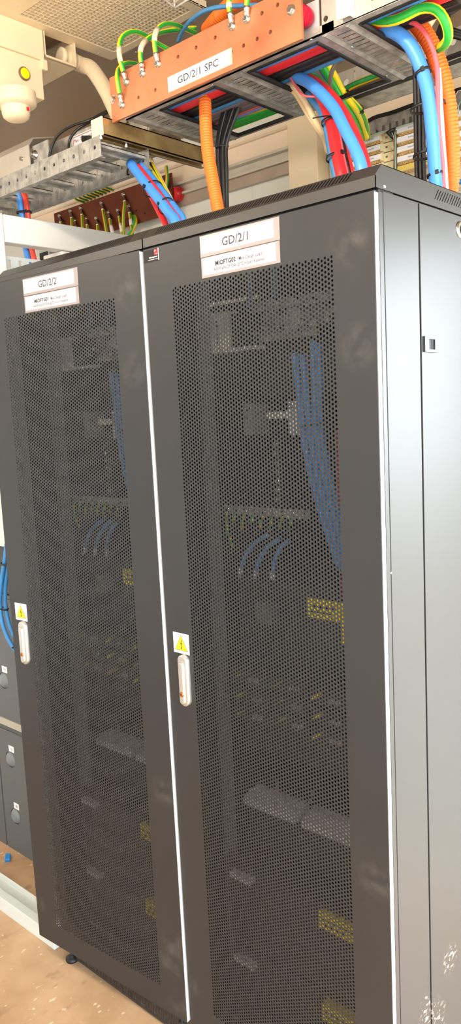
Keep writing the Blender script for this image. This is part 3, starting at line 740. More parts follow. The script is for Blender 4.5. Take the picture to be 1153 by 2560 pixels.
# ------------------------------------------------------------------ copper earth bar in front of the tray
CY = .075
cb0, cb1 = Y(285.8, 308.4, CY), Y(756.5, 89, CY)
cx0, cx1, cz0 = -.160, .4045, 2.3385
ch_ = .100
r = root('copper_earth_bar', 'large copper earth bar labelled GD/2/1 SPC on the overhead tray', 'earth bar', ((cx0+cx1)/2, CY, cz0))
CBR = r
bolts = []
def cxz(px, py): q = Y(px, py, CY); return q.x, q.z
holes = []
for (px, py) in ((388, 225), (346, 244), (445, 142), (490, 119), (538, 94), (694, 12), (676, 80), (643, 97), (609, 114), (578, 130), (655, 33)):
    a, b = cxz(px, py); holes.append(circ(a-cx0, b-cz0, .0042, 8))
m = MB(); m.plate(rect(0, 0, cx1-cx0, ch_), holes, .006, (cx0, CY+.006, cz0), EX, EZ); link(m, 'bar', 'copper', r, bevel=.0004)
for k, (px, py) in enumerate(((283, 249), (729, 25))):
    a, b = cxz(px, py); m = MB()
    m.lathe((a, CY, b), (0, -1, 0), [(.0095, 0), (.0095, .0012)], 20); m.lathe((a, CY-.0012, b), (0, -1, 0), [(.0078, 0), (.0078, .005), (.006, .0062)], 6, 0, False)
    link(m, 'fixing_bolt', 'steel', r)
    m = MB(); m.lathe((a, CY+.007, b), (0, 1, 0), [(.014, 0), (.017, .004), (.019, .012), (.0195, .019), (.0178, .021), (.0195, .023), (.0195, .034), (.018, .042), (.014, .048)], 24)
    o = link(m, 'insulator', 'insulator_red', r); o['label'] = 'red ribbed insulator'
    m = MB(); m.box((a-.024, CY+.0555, b-.028), (a+.024, CY+.0595, b+.030)); link(m, 'mounting_plate', 'light_grey', r, bevel=.001)
a, b = cxz(422, 232); c, d_ = cxz(574, 120)
m = MB(); m.box((a-.0005, CY-.0006, b), (c+.006, CY, d_-.001), 0); m.box((a, CY-.0010, b+.001), (c-.002, CY-.0005, d_-.002), 1)
t0, t1 = cxz(447, 208), cxz(546, 165)
m.text('GD/2/1 SPC', (a+.031, CY-.0012, b+.0085), EX, EZ, (c-a)*.66, .0155, 2)
o = link(m, 'name_label', ['sleeve', 'paper', 'ink_dark'], r); o['label'] = 'white label reading GD/2/1 SPC'

def lug_cable(name, label, pts, r_, lugat, yb, group, mats=('green', 'yellow'), thin=False, sleeve=True, up=True, lugmat='steel', twist=3, slmat='sleeve', sr=(.12, .45)):
    """earth cable with crimped lug bolted to a bar at point lugat (y = bar face yb); pts start at the lug"""
    R_ = root(name, label, 'earth cable', lugat, group)
    P = [Vector(p) for p in pts]
    s = 1 if up else -1
    m = MB(); m.tube(P, r_, 16, stripe=(lambda k: 1 if k in (2, 3, 10, 11) else 0) if thin else stripe_gy, twist=twist); link(m, 'cable_sheath', list(mats), R_)
    m = MB(); q = Vector(lugat)
    m.lathe((q.x, yb, q.z), (0, -1, 0), [(.0088, 0), (.0088, .0025)], 18)
    d = (P[1]-P[0]).normalized()
    top = P[0]+d*.006
    m.tube([(q.x, yb-.0015, q.z), Vector((q.x, yb-.003, q.z)).lerp(top, .55), top], .0055, 12, step=.004)
    m.tube([P[0]-d*.004, P[0]+d*.008], r_*1.14, 14, step=.005)
    link(m, 'lug', lugmat, R_)
    m = MB(); m.lathe((q.x, yb-.0024, q.z), (0, -1, 0), [(.0082, 0), (.0082, .0012), (.0064, .0013), (.0064, .006), (.004, .007), (.004, .0068)], 16)
    m.box((q.x-.0038, yb-.0096, q.z-.0006), (q.x+.0038, yb-.009, q.z+.0006)); m.box((q.x-.0006, yb-.0096, q.z-.0038), (q.x+.0006, yb-.009, q.z+.0038))
    link(m, 'lug_bolt', 'steel', R_)
    if sleeve:
        S_ = spline(P, .004); n = len(S_); i0, i1 = int(n*sr[0]), int(n*sr[1])
        m = MB(); m.tube(S_[i0:i1:3], r_*1.12, 14, step=.01); link(m, 'marker_sleeve', slmat, R_)
    return R_
fy = CY-.006
L4 = [((307, 263), [(301, 243, fy), (296, 215, fy-.006), (293, 190, fy-.006), (297, 172, fy+.02), (310, 160, .10), (330, 158, .14), (352, 165, .19)], 'lowest of four at the left of the copper bar'),
      ((318, 205), [(311, 188, fy), (303, 160, fy-.008), (298, 130, fy-.008), (301, 100, fy), (315, 84, .09), (340, 79, .12), (370, 92, .16), (400, 112, .20), (425, 125, .22)], 'second from the left on the copper bar'),
      ((358, 184), [(355, 165, fy), (351, 142, fy-.006), (352, 122, fy-.004), (363, 103, fy+.01), (385, 88, .11), (415, 78, .16), (450, 73, .20), (490, 70, .24)], 'third from the left on the copper bar'),
      ((397, 160), [(391, 140, fy), (387, 115, fy-.008), (387, 90, fy-.006), (396, 70, fy+.01), (415, 60, .11), (440, 63, .15), (465, 73, .20), (490, 84, .24)], 'fourth from the left on the copper bar'),
      ((582, 66), [(577, 40, fy), (573, 20, fy-.006), (573, 0, fy-.006), (580, -25, fy+.01), (600, -40, .12)], 'left one of two above the copper bar label'),
      ((619, 48), [(617, 25, fy), (618, 5, fy-.004), (622, -20, fy), (640, -40, .12)], 'right one of two above the copper bar label')]
for (lp, L, d) in L4:
    q = Y(lp[0], lp[1], CY)
    lug_cable('earth_cable', 'yellow green earth cable, '+d, pl(L), .0054, q, CY, 'earth cables on the bright copper bar', sleeve=('lowest' not in d and 'right one' not in d), sr=(.12, .30))

# ------------------------------------------------------------------ cables lying in the tray (seen through its openings)
lay = [('blue', .0140, .163, 'thick blue'), ('red', .0165, .195, 'thick red'), ('black_cable', .0085, .222, 'front black'), ('black_cable', .0085, .241, 'rear black'), ('blue_cord', .0065, .2575, 'slim blue'), ('mauve', .006, .2715, 'mauve'),
       ('grey_cable', .006, .285, 'brown grey'), ('mauve', .006, .298, 'dusky mauve'), ('grey_cable', .005, .310, 'taupe'), ('pink', .0045, .320, 'thin pink'), ('blue_pale', .006, .333, 'pale blue')]
for k, (mm, rr, yy, nm) in enumerate(lay):
    xe = .42 if mm in ('mauve', 'grey_cable', 'pink', 'blue_pale') or rr < .0085 else .66
    if mm in ('mauve', 'grey_cable', 'pink', 'blue_pale'): xe = .20
    zz = T+.004+rr+.004
    cable('tray_cable', '%s cable lying lengthwise in the overhead tray' % nm, 'cable', [(-.145, yy, zz), (-.03, yy+.002, zz+.002), (.10, yy-.002, zz+.001), (xe*.7+.02, yy+.001, zz+.003), (xe, yy, zz)], rr, mm, 'cables lying in the overhead tray', 12)
for k in range(2):
    mb = MB(); yy = .351+.019*k; mb.tube([(-.145, yy, T+.013), (.02, yy+.002, T+.014), (.21, yy, T+.013)], .0085, 16, stripe=stripe_gy, twist=5)
    solo(mb, 'tray_cable', 'yellow and green cable lying at the far side of the overhead tray, %s of two' % ('near', 'far')[k], 'cable', ['green', 'amber'], 'cables lying in the overhead tray')

# ------------------------------------------------------------------ centre drop: orange conduit and black cables
cable('orange_conduit', 'orange corrugated conduit dropping from the tray into the middle of the right cabinet', 'conduit', pl([(512, 228, .19), (513, 262, .185), (515, 320, .18), (520, 380, .175), (530, 440, .17), (540, 495, .165), (547, 535, .16), (551, 565, .16)])+[Y(551, 565, .16)+Vector((.004, 0, -.06))], .0150, 'orange', None, 18, ridge=.0016, pitch=.0062)
for k in range(5):
    L = [(575+8.5*k, 232, .29), (565+8.5*k, 262, .285), (553+8*k, 300, .28), (544+5.6*k, 360, .275), (546+5.2*k, 430, .27), (554+3.4*k, 500, .265), (557+3*k, 545, .26)]
    P = pl(L); P = [p+Vector((0, -.004*(k % 2), 0)) for p in P]; P.append(P[-1]+Vector((.003, 0, -.08)))
    cable('black_power_cable', 'black cable dropping behind the orange conduit, %s from the left of five' % ORD[k], 'cable', P, .0048, 'black_cable', 'black cables behind the centre orange conduit')
def tie(c, axis, ea, a, b, label, group=None, head=None, tail=None):
    """nylon strap round a bundle: centre c, bundle direction axis, half widths a (along ea) and b"""
    c, axis = Vector(c), Vector(axis).normalized(); ea = Vector(ea); ea = (ea-axis*ea.dot(axis)).normalized(); eb = axis.cross(ea)
    R_ = root('cable_tie', label, 'cable tie', c, group)
    m = MB(); n = 28; vs = []
    for k in range(n):
        t = 2*PI*k/n; o = ea*math.cos(t)*a+eb*math.sin(t)*b; nn = (ea*math.cos(t)/a+eb*math.sin(t)/b).normalized()
        for (u_, w_) in ((0, -.0026), (.0012, -.0026), (.0012, .0026), (0, .0026)): vs.append(c+o+nn*u_+axis*w_)
    fs = []
    for k in range(n):
        k2 = (k+1) % n
        for j in range(4): j2 = (j+1) % 4; fs.append((k*4+j, k*4+j2, k2*4+j2, k2*4+j))
    m.add(vs, fs, 0, True); link(m, 'strap', 'black_cable', R_)
    toc = (Vector(CAM)-c).normalized(); ang = head if head is not None else 0
    v = (toc-axis*toc.dot(axis)).normalized(); w = axis.cross(v)
    v = v*math.cos(ang)+w*math.sin(ang)
    x_, y_ = v.dot(ea), v.dot(eb); s_ = 1/math.sqrt((x_/a)**2+(y_/b)**2)
    p = c+ea*x_*s_+eb*y_*s_
    m = MB(); m.obox(p+v*.002, v*.0028, axis*.0040, axis.cross(v)*.0034)
    if tail: m.tube([p+v*.002, p+v*.002+Vector(tail)*.5+v*.004, p+v*.002+Vector(tail)], .0016, 6)
    link(m, 'head', 'black_rubber', R_, bevel=.0006)
    return R_
R3 = Vector(RX)
tie(Y(555, 366, .272), EZ, R3, .0155, .0085, 'black tie round the five black cables behind the orange conduit', head=-.8)

# ------------------------------------------------------------------ middle drop: thick blue and red plus small cables
def plr(L, k=.055): return [Y(px, py, v+k*min(1, max(0, (py-50)/400))) for px, py, v in L]
def drop(P, dz=.045): return P+[P[-1]+Vector((.004, 0, -dz))]
cable('blue_power_cable', 'thick blue cable sweeping from the tray onto the right corner of the right cabinet', 'cable', drop(pl([(690, 174, .285), (715, 184, .27), (742, 193, .25), (772, 207, .23), (805, 235, .205), (838, 275, .185), (862, 322, .165), (885, 367, .15), (903, 414, .14)])), .0118, 'blue', 'blue power cables above the right cabinet', 16)
cable('red_power_cable', 'thick red cable hugging the right side of the sweeping thick blue cable', 'cable', drop(pl([(735, 188, .29), (768, 197, .275), (800, 215, .26), (834, 248, .24), (860, 286, .22), (879, 322, .205), (899, 368, .19), (913, 416, .18)])), .0120, 'red', 'red power cables above the right cabinet', 16)
MC = [('blue_power_cable', 'slim blue cable left of the red one, tied under the sweeping thick blue cable', 'blue_cord', .0092, [(770, 235, .28), (800, 270, .275), (815, 305, .27), (824, 350, .262), (833, 400, .25), (841, 440, .245)]),
      ('red_power_cable', 'medium red cable tied beside the slim blue one under the sweeping blue cable', 'red', .0128, [(790, 232, .285), (815, 268, .275), (829, 310, .265), (838, 360, .255), (847, 405, .245), (855, 440, .24)]),
      ('thin_cable', 'thin pale blue cable between the medium red cable and the thin pink one', 'blue_pale', .0036, [(815, 262, .285), (836, 300, .275), (846, 350, .262), (855, 400, .25), (862, 432, .245)]),
      ('thin_cable', 'thin pink cable right of the medium red cable above the right cabinet', 'pink', .0036, [(820, 262, .285), (840, 300, .275), (851, 350, .262), (861, 400, .25), (868, 432, .245)]),
      ('thin_cable', 'thin black cable beside the pink one above the right cabinet', 'black_cable', .0040, [(825, 262, .285), (845, 300, .28), (857, 350, .268), (867, 400, .255), (874, 430, .25)]),
      ('thin_cable', 'thin red cable nearest the thick blue sweep, behind it', 'red', .0034, [(830, 265, .29), (853, 318, .285), (866, 365, .27), (875, 400, .258), (882, 430, .25)])]
for nm, lb, mm, rr, L in MC: cable(nm, lb, 'cable', drop(pl(L)), rr, mm, 'cables tied under the thick blue sweep', 12)
cable('cream_cable', 'upper cream cable drooping left of the thick blue sweep', 'cable', pl([(690, 192, .30), (715, 203, .28), (742, 224, .27), (768, 262, .275), (787, 300, .285), (803, 326, .30), (816, 352, .33), (822, 385, .36)]), .0072, 'cream_cable', 'cream cables left of the thick blue sweep')
cable('cream_cable', 'lower cream cable drooping left of the thick blue sweep', 'cable', pl([(690, 200, .31), (714, 212, .29), (740, 236, .28), (764, 276, .285), (783, 306, .30), (800, 330, .31), (813, 356, .34), (820, 390, .37)]), .0055, 'cream_cable', 'cream cables left of the thick blue sweep')
cable('pink_wire', 'thin pink wire looping across the cream cables', 'wire', pl([(716, 176, .26), (724, 190, .245), (736, 210, .235), (750, 231, .225), (766, 241, .215), (786, 242, .215), (796, 250, .24)]), .0022, 'pink', None, 8)
for k in range(2):
    cable('slim_cable', 'slim black cord beneath the thick blue sweep, %s of two' % ('upper', 'lower')[k], 'cable', pl([(730, 200+5*k, .29), (762, 224+6*k, .28), (788, 256+5*k, .285), (806, 292+4*k, .29), (818, 330, .30), (826, 380, .30)]), .0042, 'black_cable', 'black cords beneath the thick blue sweep')
GY = [([(790, 120, .45), (805, 145, .47), (820, 162, .49), (838, 192, .515), (858, 232, .55), (880, 262, .595), (897, 290, .69), (909, 318, .79), (916, 345, .85)], .0088, 0, 'middle'),
      ([(786, 128, .44), (797, 150, .46), (808, 168, .48), (826, 198, .505), (848, 238, .54), (868, 272, .59), (885, 302, .68), (898, 332, .78), (904, 350, .84)], .0088, 2.2, 'left'),
      ([(828, 180, .52), (850, 215, .55), (876, 246, .59), (898, 270, .65), (912, 296, .73), (919, 325, .82), (921, 345, .87)], .0066, 1.0, 'right')]
for L, rr, ph, nm in GY:
    mb = MB(); mb.tube(pl(L), rr, 16, stripe=(lambda k: 1 if ((k+int(ph*3)) % 16) in (0, 1, 2, 3, 4, 5) else 0), twist=1.0)
    solo(mb, 'earth_cable', 'yellow green earth cable running to the wall terminal blocks, %s of three' % nm, 'earth cable', ['green', 'yellow'], 'earth cables to the wall terminal blocks')
for k, L in enumerate(([(742, 160, .46), (757, 172, .48), (780, 181, .50), (803, 199, .52), (822, 220, .54), (838, 250, .57), (850, 280, .6)], [(780, 145, .48), (793, 164, .51), (810, 190, .54), (826, 217, .57), (841, 246, .60), (852, 275, .62)])):
    cable('slim_cable', 'slim blue cord passing behind the tray opening, %s of two' % ('left', 'right')[k], 'cable', pl(L), .0046, 'blue_cord', 'blue cords behind the tray')
cable('slim_cable', 'brown grey cord looping down behind the tray opening', 'cable', pl([(880, 133, .44), (859, 145, .45), (841, 160, .45), (829, 182, .45), (825, 212, .46), (829, 236, .48), (840, 262, .52)]), .0058, 'grey_cable')
mb = MB(); mb.tube(pl([(735, 186, .33), (762, 191, .34), (785, 196, .35), (806, 210, .36), (824, 232, .37), (840, 262, .38)]), .0095, 16, stripe=stripe_gy)
solo(mb, 'earth_cable', 'mostly green earth cable half hidden above the thick blue sweep', 'earth cable', ['green_dark', 'green'])
up = (Y(838, 360, .256)-Y(847, 405, .245)).normalized()
for k, (px, py, wd) in enumerate(((829, 306, .021), (844, 394, .024))):
    tie(Y(px, py, .266-.014*k), up, R3, wd, .015, 'black tie round the slim blue and medium red cables, %s of two' % ('upper', 'lower')[k], 'ties under the thick blue sweep', head=.7, tail=(-R3*.05+EZ*-.004) if k == 0 else None)
tie(Y(853, 240, .55), (Y(838, 192, .515)-Y(868, 250, .565)), R3, .021, .012, 'black tie round two green and yellow cables behind the tray', head=.6)
tie(Y(899, 273, .66), (Y(876, 246, .59)-Y(912, 296, .73)), R3, .010, .010, 'small black tie on the right green and yellow cable', head=.2)

# ------------------------------------------------------------------ right drop: thick blue, red, pink, orange conduit, black cables
cable('blue_power_cable', 'thick blue cable with four ties dropping at the right edge of the right cabinet', 'cable', drop(plr([(880, 52, .20), (915, 60, .205), (950, 66, .21), (985, 79, .212), (1012, 97, .214), (1033, 124, .216), (1052, 167, .217), (1067, 217, .22), (1075, 267, .222), (1080, 317, .223), (1084, 367, .224), (1088, 434, .226), (1091, 468, .228)])), .0132, 'blue', 'blue power cables above the right cabinet', 18)
cable('red_power_cable', 'red cable mostly hidden behind the right thick blue cable', 'cable', drop(plr([(920, 48, .245), (960, 62, .25), (1000, 90, .25), (1032, 135, .252), (1058, 190, .254), (1076, 245, .256), (1088, 310, .258), (1096, 370, .258), (1103, 430, .258), (1108, 468, .258)])), .0085, 'red', 'red power cables above the right cabinet', 14)
cable('thin_cable', 'thin pink cable lying over the right orange conduit', 'cable', drop(plr([(985, 40, .235), (1010, 50, .228), (1040, 60, .222), (1062, 80, .218), (1077, 107, .216), (1088, 140, .218), (1094, 180, .222), (1095, 250, .226), (1097, 317, .23), (1102, 360, .232), (1107, 405, .234), (1109, 462, .236)])), .0046, 'pink', 'thin cables beside the right thick blue cable')
cable('thin_cable', 'thin lilac cable beside the pink one at the right orange conduit', 'cable', drop(plr([(1097, 170, .228), (1101, 215, .230), (1103, 262, .231), (1107, 320, .234), (1111, 380, .237), (1115, 430, .239), (1117, 464, .241)])), .0040, 'lilac', 'thin cables beside the right thick blue cable')
cable('orange_conduit', 'orange corrugated conduit at the right edge beside the tied blue cable', 'conduit', drop(plr([(962, 22, .30), (990, 26, .295), (1020, 40, .29), (1050, 68, .285), (1076, 108, .28), (1096, 156, .278), (1110, 204, .276), (1119, 252, .275), (1125, 302, .274), (1129, 352, .274), (1130, 402, .275), (1129, 446, .277), (1126, 482, .279)], .072)), .0172, 'orange', None, 22, ridge=.0018, pitch=.0066)
for k in range(6):
    L = [(1033+3.6*k, 120, .30), (1036+3.6*k, 165, .30), (1038+4.2*k, 230, .298), (1039+4.6*k, 300, .296), (1040+4.6*k, 370, .294), (1042+4.6*k, 446, .292)]
    cable('black_power_cable', 'black cable dropping left of the tied thick blue cable, %s from the left of six' % ORD[k], 'cable', drop([p+Vector((0, -.005*(k % 2), 0)) for p in plr(L)]), .0042, 'black_cable', 'black cables beside the right blue cable')
dn = (Y(1052, 238, .22)-Y(1073, 360, .224)).normalized()
tie(Y(1056, 181, 0.2364), (Y(1033, 124, .23)-Y(1067, 217, .24)), R3, .0150, .0145, 'uppermost of four black ties on the right thick blue cable', 'ties on the right thick blue cable', head=.15)
tie(Y(1070, 267, .275), dn, R3, .034, .026, 'second from the top of four black ties on the right thick blue cable', 'ties on the right thick blue cable', head=.05)
tie(Y(1074, 384, .288), dn, R3, .032, .026, 'third from the top of four black ties on the right thick blue cable', 'ties on the right thick blue cable', head=-.25)
tie(Y(1089, 437, .283), dn, R3, .0160, .0150, 'lowest of four black ties on the right thick blue cable', 'ties on the right thick blue cable', head=.2)
mb = MB(); mb.tube(pl([(905, 50, .185), (930, 50, .18), (960, 54, .175), (990, 50, .17), (1022, 36, .17), (1050, 22, .175), (1080, 20, .18), (1102, 34, .19), (1117, 62, .20), (1121, 92, .215), (1111, 112, .235), (1098, 120, .255)]), .0092, 16, stripe=(lambda k: 1 if k % 16 in (0, 1, 2, 3, 8, 9, 10, 11) else 0), twist=2.0)
solo(mb, 'earth_cable', 'yellow and green earth cable looping over the right orange conduit at the top', 'earth cable', ['green', 'yellow'])
cable('corrugated_conduit', 'cream corrugated conduit at the top right behind the green loop', 'conduit', pl([(1045, 75, .34), (1062, 48, .36), (1080, 20, .38), (1100, -10, .40), (1115, -40, .42)]), .021, 'cream', None, 18, ridge=.0016, pitch=.0056)
cable('slim_cable', 'pale grey cable bending over the right end of the tray', 'cable', pl([(880, 62, .30), (930, 44, .31), (985, 27, .32), (1030, 14, .34), (1075, 2, .36), (1100, -8, .37)]), .0085, 'sleeve')
for k in range(4):
    L = [(1086+7*k, 130-6*k, .52), (1094+7*k, 92-8*k, .53), (1108+5*k, 56-8*k, .54), (1132, 28-5*k, .56), (1165, 12+2*k, .58), (1200, 14, .6)]
    cable('slim_cable', 'black cable of the coil behind the right orange conduit, %s from the left' % ORD[k], 'cable', pl(L), .0062, 'black_cable', 'black coil at the top right')
for k in range(3):
    cable('slim_cable', 'black cable arching low in the top right coil, %s of three' % ('upper', 'middle', 'lower')[k], 'cable', pl([(1088, 110+4*k, .56), (1108, 82+6*k, .57), (1135, 76+7*k, .58), (1170, 90+5*k, .6)]), .0058, 'black_cable', 'black arches at the top right')

# ------------------------------------------------------------------ tray along the wall behind, with an earth cable in it
a, b = Y(880, 218, .62), Y(1153, 118, .62)
r = root('wall_cable_tray', 'grey slotted cable tray running along the back wall above the terminal blocks', 'cable tray', (.45, .66, a.z))
z0 = a.z-.012; z1 = z0+.058
m = MB(); m.plate(rect(0, 0, 1.2, z1-z0), [rect(.02+.05*k, .014, .024+.05*k, .05) for k in range(23)]+[circ(.045+.05*k, .03, .0085, 14) for k in range(1, 22, 3)], .002, (.05, .622, z0), EX, EZ); link(m, 'front_side', 'galv_plain', r)
m = MB(); m.box((.05, .622, z0), (1.25, .75, z0+.002)); m.box((.05, .748, z0), (1.25, .75, z1)); link(m, 'tray_bottom', 'galv', r)
m = MB(); m.box((.05, .612, z0-.016), (1.25, .634, z0)); link(m, 'rubber_edge', 'black_rubber', r)
mb = MB(); mb.tube(pl([(845, 238, .612), (880, 215, .610), (930, 194, .610), (985, 172, .610), (1040, 150, .610)]), .0085, 16, stripe=stripe_gy, twist=2)
solo(mb, 'earth_cable', 'yellow and green earth cable lying along the slotted wall tray', 'earth cable', ['green_dark', 'amber'])

# ------------------------------------------------------------------ terminal blocks on the back wall
KY = .88
def xz(px, py, v=KY): q = Y(px, py, v); return q.x, q.z
bx0, bz1 = xz(905, 338, .955); 
a = Y(930, 335, .945); b = Y(1040, 290, .945)
r = root('slotted_bracket', 'grey slotted metal bracket above the terminal blocks with black rubber edge', 'bracket', (.2, .945, a.z))
zb = a.z-.022
m = MB(); m.plate(rect(0, 0, .50, .058), [rect(.012+.0225*k, .012, .021+.0225*k, .036) for k in range(21)], .002, (.0, .947, zb), EX, EZ); m.box((0, .947, zb+.056), (.5, .999, zb+.058)); link(m, 'bracket_plate', 'galv', r)
m = MB(); m.tube([(-.01, .94, zb+.052), (.03, .94, zb+.064), (.10, .94, zb+.062), (.2, .94, zb+.064), (.5, .94, zb+.062)], .006, 8); link(m, 'rubber_edge', 'black_rubber', r)
m = MB()
solo(MB().box((-.03, .955, zb-.19), (.36, 1.0, zb+.01)), 'backboard', 'cream back board carrying the terminal blocks', 'backboard', 'wall_pink')
def block(x0, w, z, label, text, group, yellow=False, clip=True, tx=.3, tw=.6):
    """one terminal module: writing strip, gold contact comb, end clip"""
    r = root('terminal_block', label, 'terminal block', (x0+w/2, KY+.03, z-.024), group)
    m = MB(); m.box((x0, KY+.012, z-.0235), (x0+w, KY+.075, z)); link(m, 'module_body', 'krone', r)
    m = MB(); m.prism([(x0, KY+.004, z-.0170), (x0, KY, z-.0160), (x0, KY+.002, z), (x0, KY+.013, z), (x0, KY+.013, z-.0170)], (w, 0, 0), 0)
    m.box((x0+.002, KY-.0004, z-.0152), (x0+w-.002, KY+.0015, z-.0012), 1)
    if text: m.text(text, (x0+w*tx, KY-.0006, z-.0108), EX, EZ, w*tw, .0042, 2)
    link(m, 'writing_strip', ['krone', 'label_yellow' if yellow else 'paper', 'ink'], r)
    m = MB(); m.box((x0+.002, KY+.006, z-.0235), (x0+w-.002, KY+.013, z-.0172))
    n = 20
    for k in range(n): q = x0+.004+(w-.008)*(k+.5)/n; m.prism([(q-.0022, KY+.0035, z-.0222), (q+.0006, KY+.0035, z-.0222), (q+.0024, KY+.0035, z-.0174), (q-.0004, KY+.0035, z-.0174)], (0, .004, 0))
    link(m, 'contact_comb', 'gold_comb', r)
    if clip:
        m = MB(); xe = x0+w
        m.plate([(0, -.022), (.030, -.022), (.034, -.018), (.034, .0), (.030, .002), (.008, .002), (0, -.002)], [rect(.006, -.012, .014, -.006)], .004, (xe, KY+.022, z), EX, EZ)
        m.box((xe+.026, KY+.012, z-.020), (xe+.030, KY+.022, z-.001)); m.box((xe-.001, KY+.002, z-.021), (xe+.004, KY+.022, z+.001))
        link(m, 'end_clip', 'krone', r)
xr0, zr0 = xz(991, 320)
txt = [('TIES TO EQ RACK', 'TIES TO EQ, top of the right stack'), ('TIES TO EQ RACK', 'TIES TO EQ, second from the top of the right stack'), ('MIOFTG01 BATTERY', 'MIOFTG01 BATTERY in the right stack'), ('MIOFTG02 BATTERY', 'MIOFTG02 BATTERY in the right stack')]
for k, (t, d) in enumerate(txt): block(xr0, .135, zr0-.0264*k, 'terminal block reading '+d, t, 'terminal blocks of the right stack', clip=False, tx=.27, tw=.62)
block(xr0, .135, zr0-.0264*4, 'terminal block with a yellow strip low in the right stack on the wall', 'BUILDING', 'terminal blocks of the right stack', True, False, .45, .4)
xl1, zl1 = xz(950, 334)
wl = .118
for k, (t, d) in enumerate((('RF AL ALARMS', 'top'), ('RF AL ALARMS', 'second from top'), ('RECTIFIER', 'third from top'), ('', 'lowest visible'))):
    block(xl1-wl, wl, zl1-.0272*k, 'white terminal block with end clip, %s in the left stack on the wall' % d, t, 'terminal blocks of the left stack', False, True, .40, .42)
xf, zf_ = xz(1140, 278)
for k in range(5):
    block(xf, .12, zf_-.0262*k, 'terminal block at the right picture edge beyond the orange conduit, %s from the top' % ORD[k], '', 'terminal blocks at the right edge', False, False)
# wiring round the blocks
for k in range(5):
    cable('patch_wire', 'pale green patch wire draped along the top of the terminal blocks, %s from the front' % ORD[k], 'wire', pl([(915, 345+2*k, .87+.006*k), (935, 336+1.5*k, .872), (960, 328+k, .874), (985, 322+k, .876), (1010, 313+k, .878), (1042, 304+k, .88)]), .0013, 'wire_green' if k % 2 else 'wire_white', 'patch wires above the terminal blocks', 6)
for k, mm in enumerate(('red_dark', 'wire_white', 'black_cable', 'wire_green')):
    cable('jumper_wire', '%s jumper wire hanging between the two terminal block stacks' % ('dark red', 'white', 'black', 'green')[k], 'wire', pl([(975+4*k, 330, .875), (984+1.5*k, 345, .872), (986+1.2*k, 375, .872), (985+1.4*k, 405, .872), (984+1.4*k, 440, .872)]), .0016, mm, 'jumper wires between the stacks', 6)
cable('black_sleeve', 'black cable sleeve between the terminal block stacks', 'sleeve', pl([(990, 322, .88), (977, 327, .868), (968, 331, .866), (977, 338, .87), (986, 348, .88)]), .005, 'black_cable')
cable('jumper_wire', 'white jumper wire curling at the right picture edge', 'wire', pl([(1160, 224, .86), (1145, 228, .86), (1138, 240, .86), (1140, 255, .865), (1146, 268, .87), (1148, 285, .87)]), .0014, 'wire_white', None, 6)
cable('jumper_wire', 'green jumper wire curling at the right picture edge', 'wire', pl([(1165, 246, .86), (1152, 252, .86), (1146, 266, .865), (1147, 285, .87)]), .0014, 'wire_green', None, 6)
cable('slim_cable', 'blue cord low at the right picture edge beyond the orange conduit', 'cable', pl([(1125, 462, .62), (1145, 456, .62), (1175, 450, .62), (1210, 445, .62)]), .006, 'blue_left')

# ------------------------------------------------------------------ left ladder tray under the strut
ly0, ly1, lz0, lz1 = .044, .198, 2.2585, 2.3080
lx0, lx1 = -1.30, -.172
r = root('ladder_tray', 'narrow galvanised ladder tray with round side holes at the upper left', 'cable tray', ((lx0+lx1)/2, (ly0+ly1)/2, lz0))
for k, yy in enumerate((ly0, ly1)):
    m = MB(); n = int((lx1-lx0)/.0415)
    m.plate(rect(0, 0, lx1-lx0, lz1-lz0), [circ(lx1-lx0-.022-.0415*j, .026, .0048, 12) for j in range(n)], .0018, (lx0, yy+.0018, lz0), EX, EZ)
    for j in range(n): q = lx1-.0425-.0415*j; m.box((q-.0015, yy-.0012, lz0+.002), (q+.0015, yy, lz1-.002))
    m.box((lx0, min(yy, yy-.004), lz0-.001), (lx1, yy+.012, lz0+.001))
    link(m, 'side_rail', 'galv_ladder', r)
xq = lx1-.012; k = 0
while xq > lx0+.05:
    m = MB(); w_ = .044; m.plate(rect(0, 0, w_, ly1-ly0-.002), [rect(.024, .030+.0225*j, .036, .036+.0225*j) for j in range(5)], .0018, (xq-w_, ly0+.002, lz1-.016), EX, EY)
    m.box((xq-w_, ly0+.002, lz1-.022), (xq-w_+.006, ly1, lz1-.014)); m.box((xq-.006, ly0+.002, lz1-.022), (xq, ly1, lz1-.014))
    link(m, 'rung', 'galv', r); xq -= .100; k += 1
m = MB()
for (px, py) in ((253, 347), (316, 367)):
    q = Z(px, py, 2.300); m.lathe(q+Vector((0, 0, -.002)), (0, 0, 1), [(.0045, 0), (.0045, .006), (.0028, .006), (.0028, .012)], 6, 0, False)
link(m, 'hanger_bolts', 'steel', r)
# perforated tray behind it with the loading notice
uy = .235
q0, q1 = Y(100, 374, uy), Y(232, 309, uy)
zt = (q0.z+q1.z)/2
r = root('rear_tray', 'perforated galvanised tray side behind the ladder tray carrying the loading notice', 'cable tray', (-.55, uy+.05, 2.352))
m = MB(); n = 17; m.plate(rect(0, 0, .85, zt-2.352), [circ(.83-.052*j, (zt-2.352)*.55, .0058, 12) for j in range(n-1)], .0018, (-1.06, uy+.0018, 2.352), EX, EZ)
for j in range(n): q = -.205-.052*j; m.box((q-.0015, uy-.001, 2.355), (q+.0015, uy, zt-.003))
link(m, 'front_side', 'galv', r)
m = MB(); m.box((-1.06, uy+.002, 2.352), (-.21, uy+.12, 2.355)); m.box((-1.06, uy+.118, 2.352), (-.21, uy+.12, zt)); link(m, 'tray_bottom', 'galv', r)
a = Y(182, 362, uy-.006); b = Y(236, 318, uy-.006)
m = MB(); hh = .036; zz = Y(192, 338, uy-.006).z
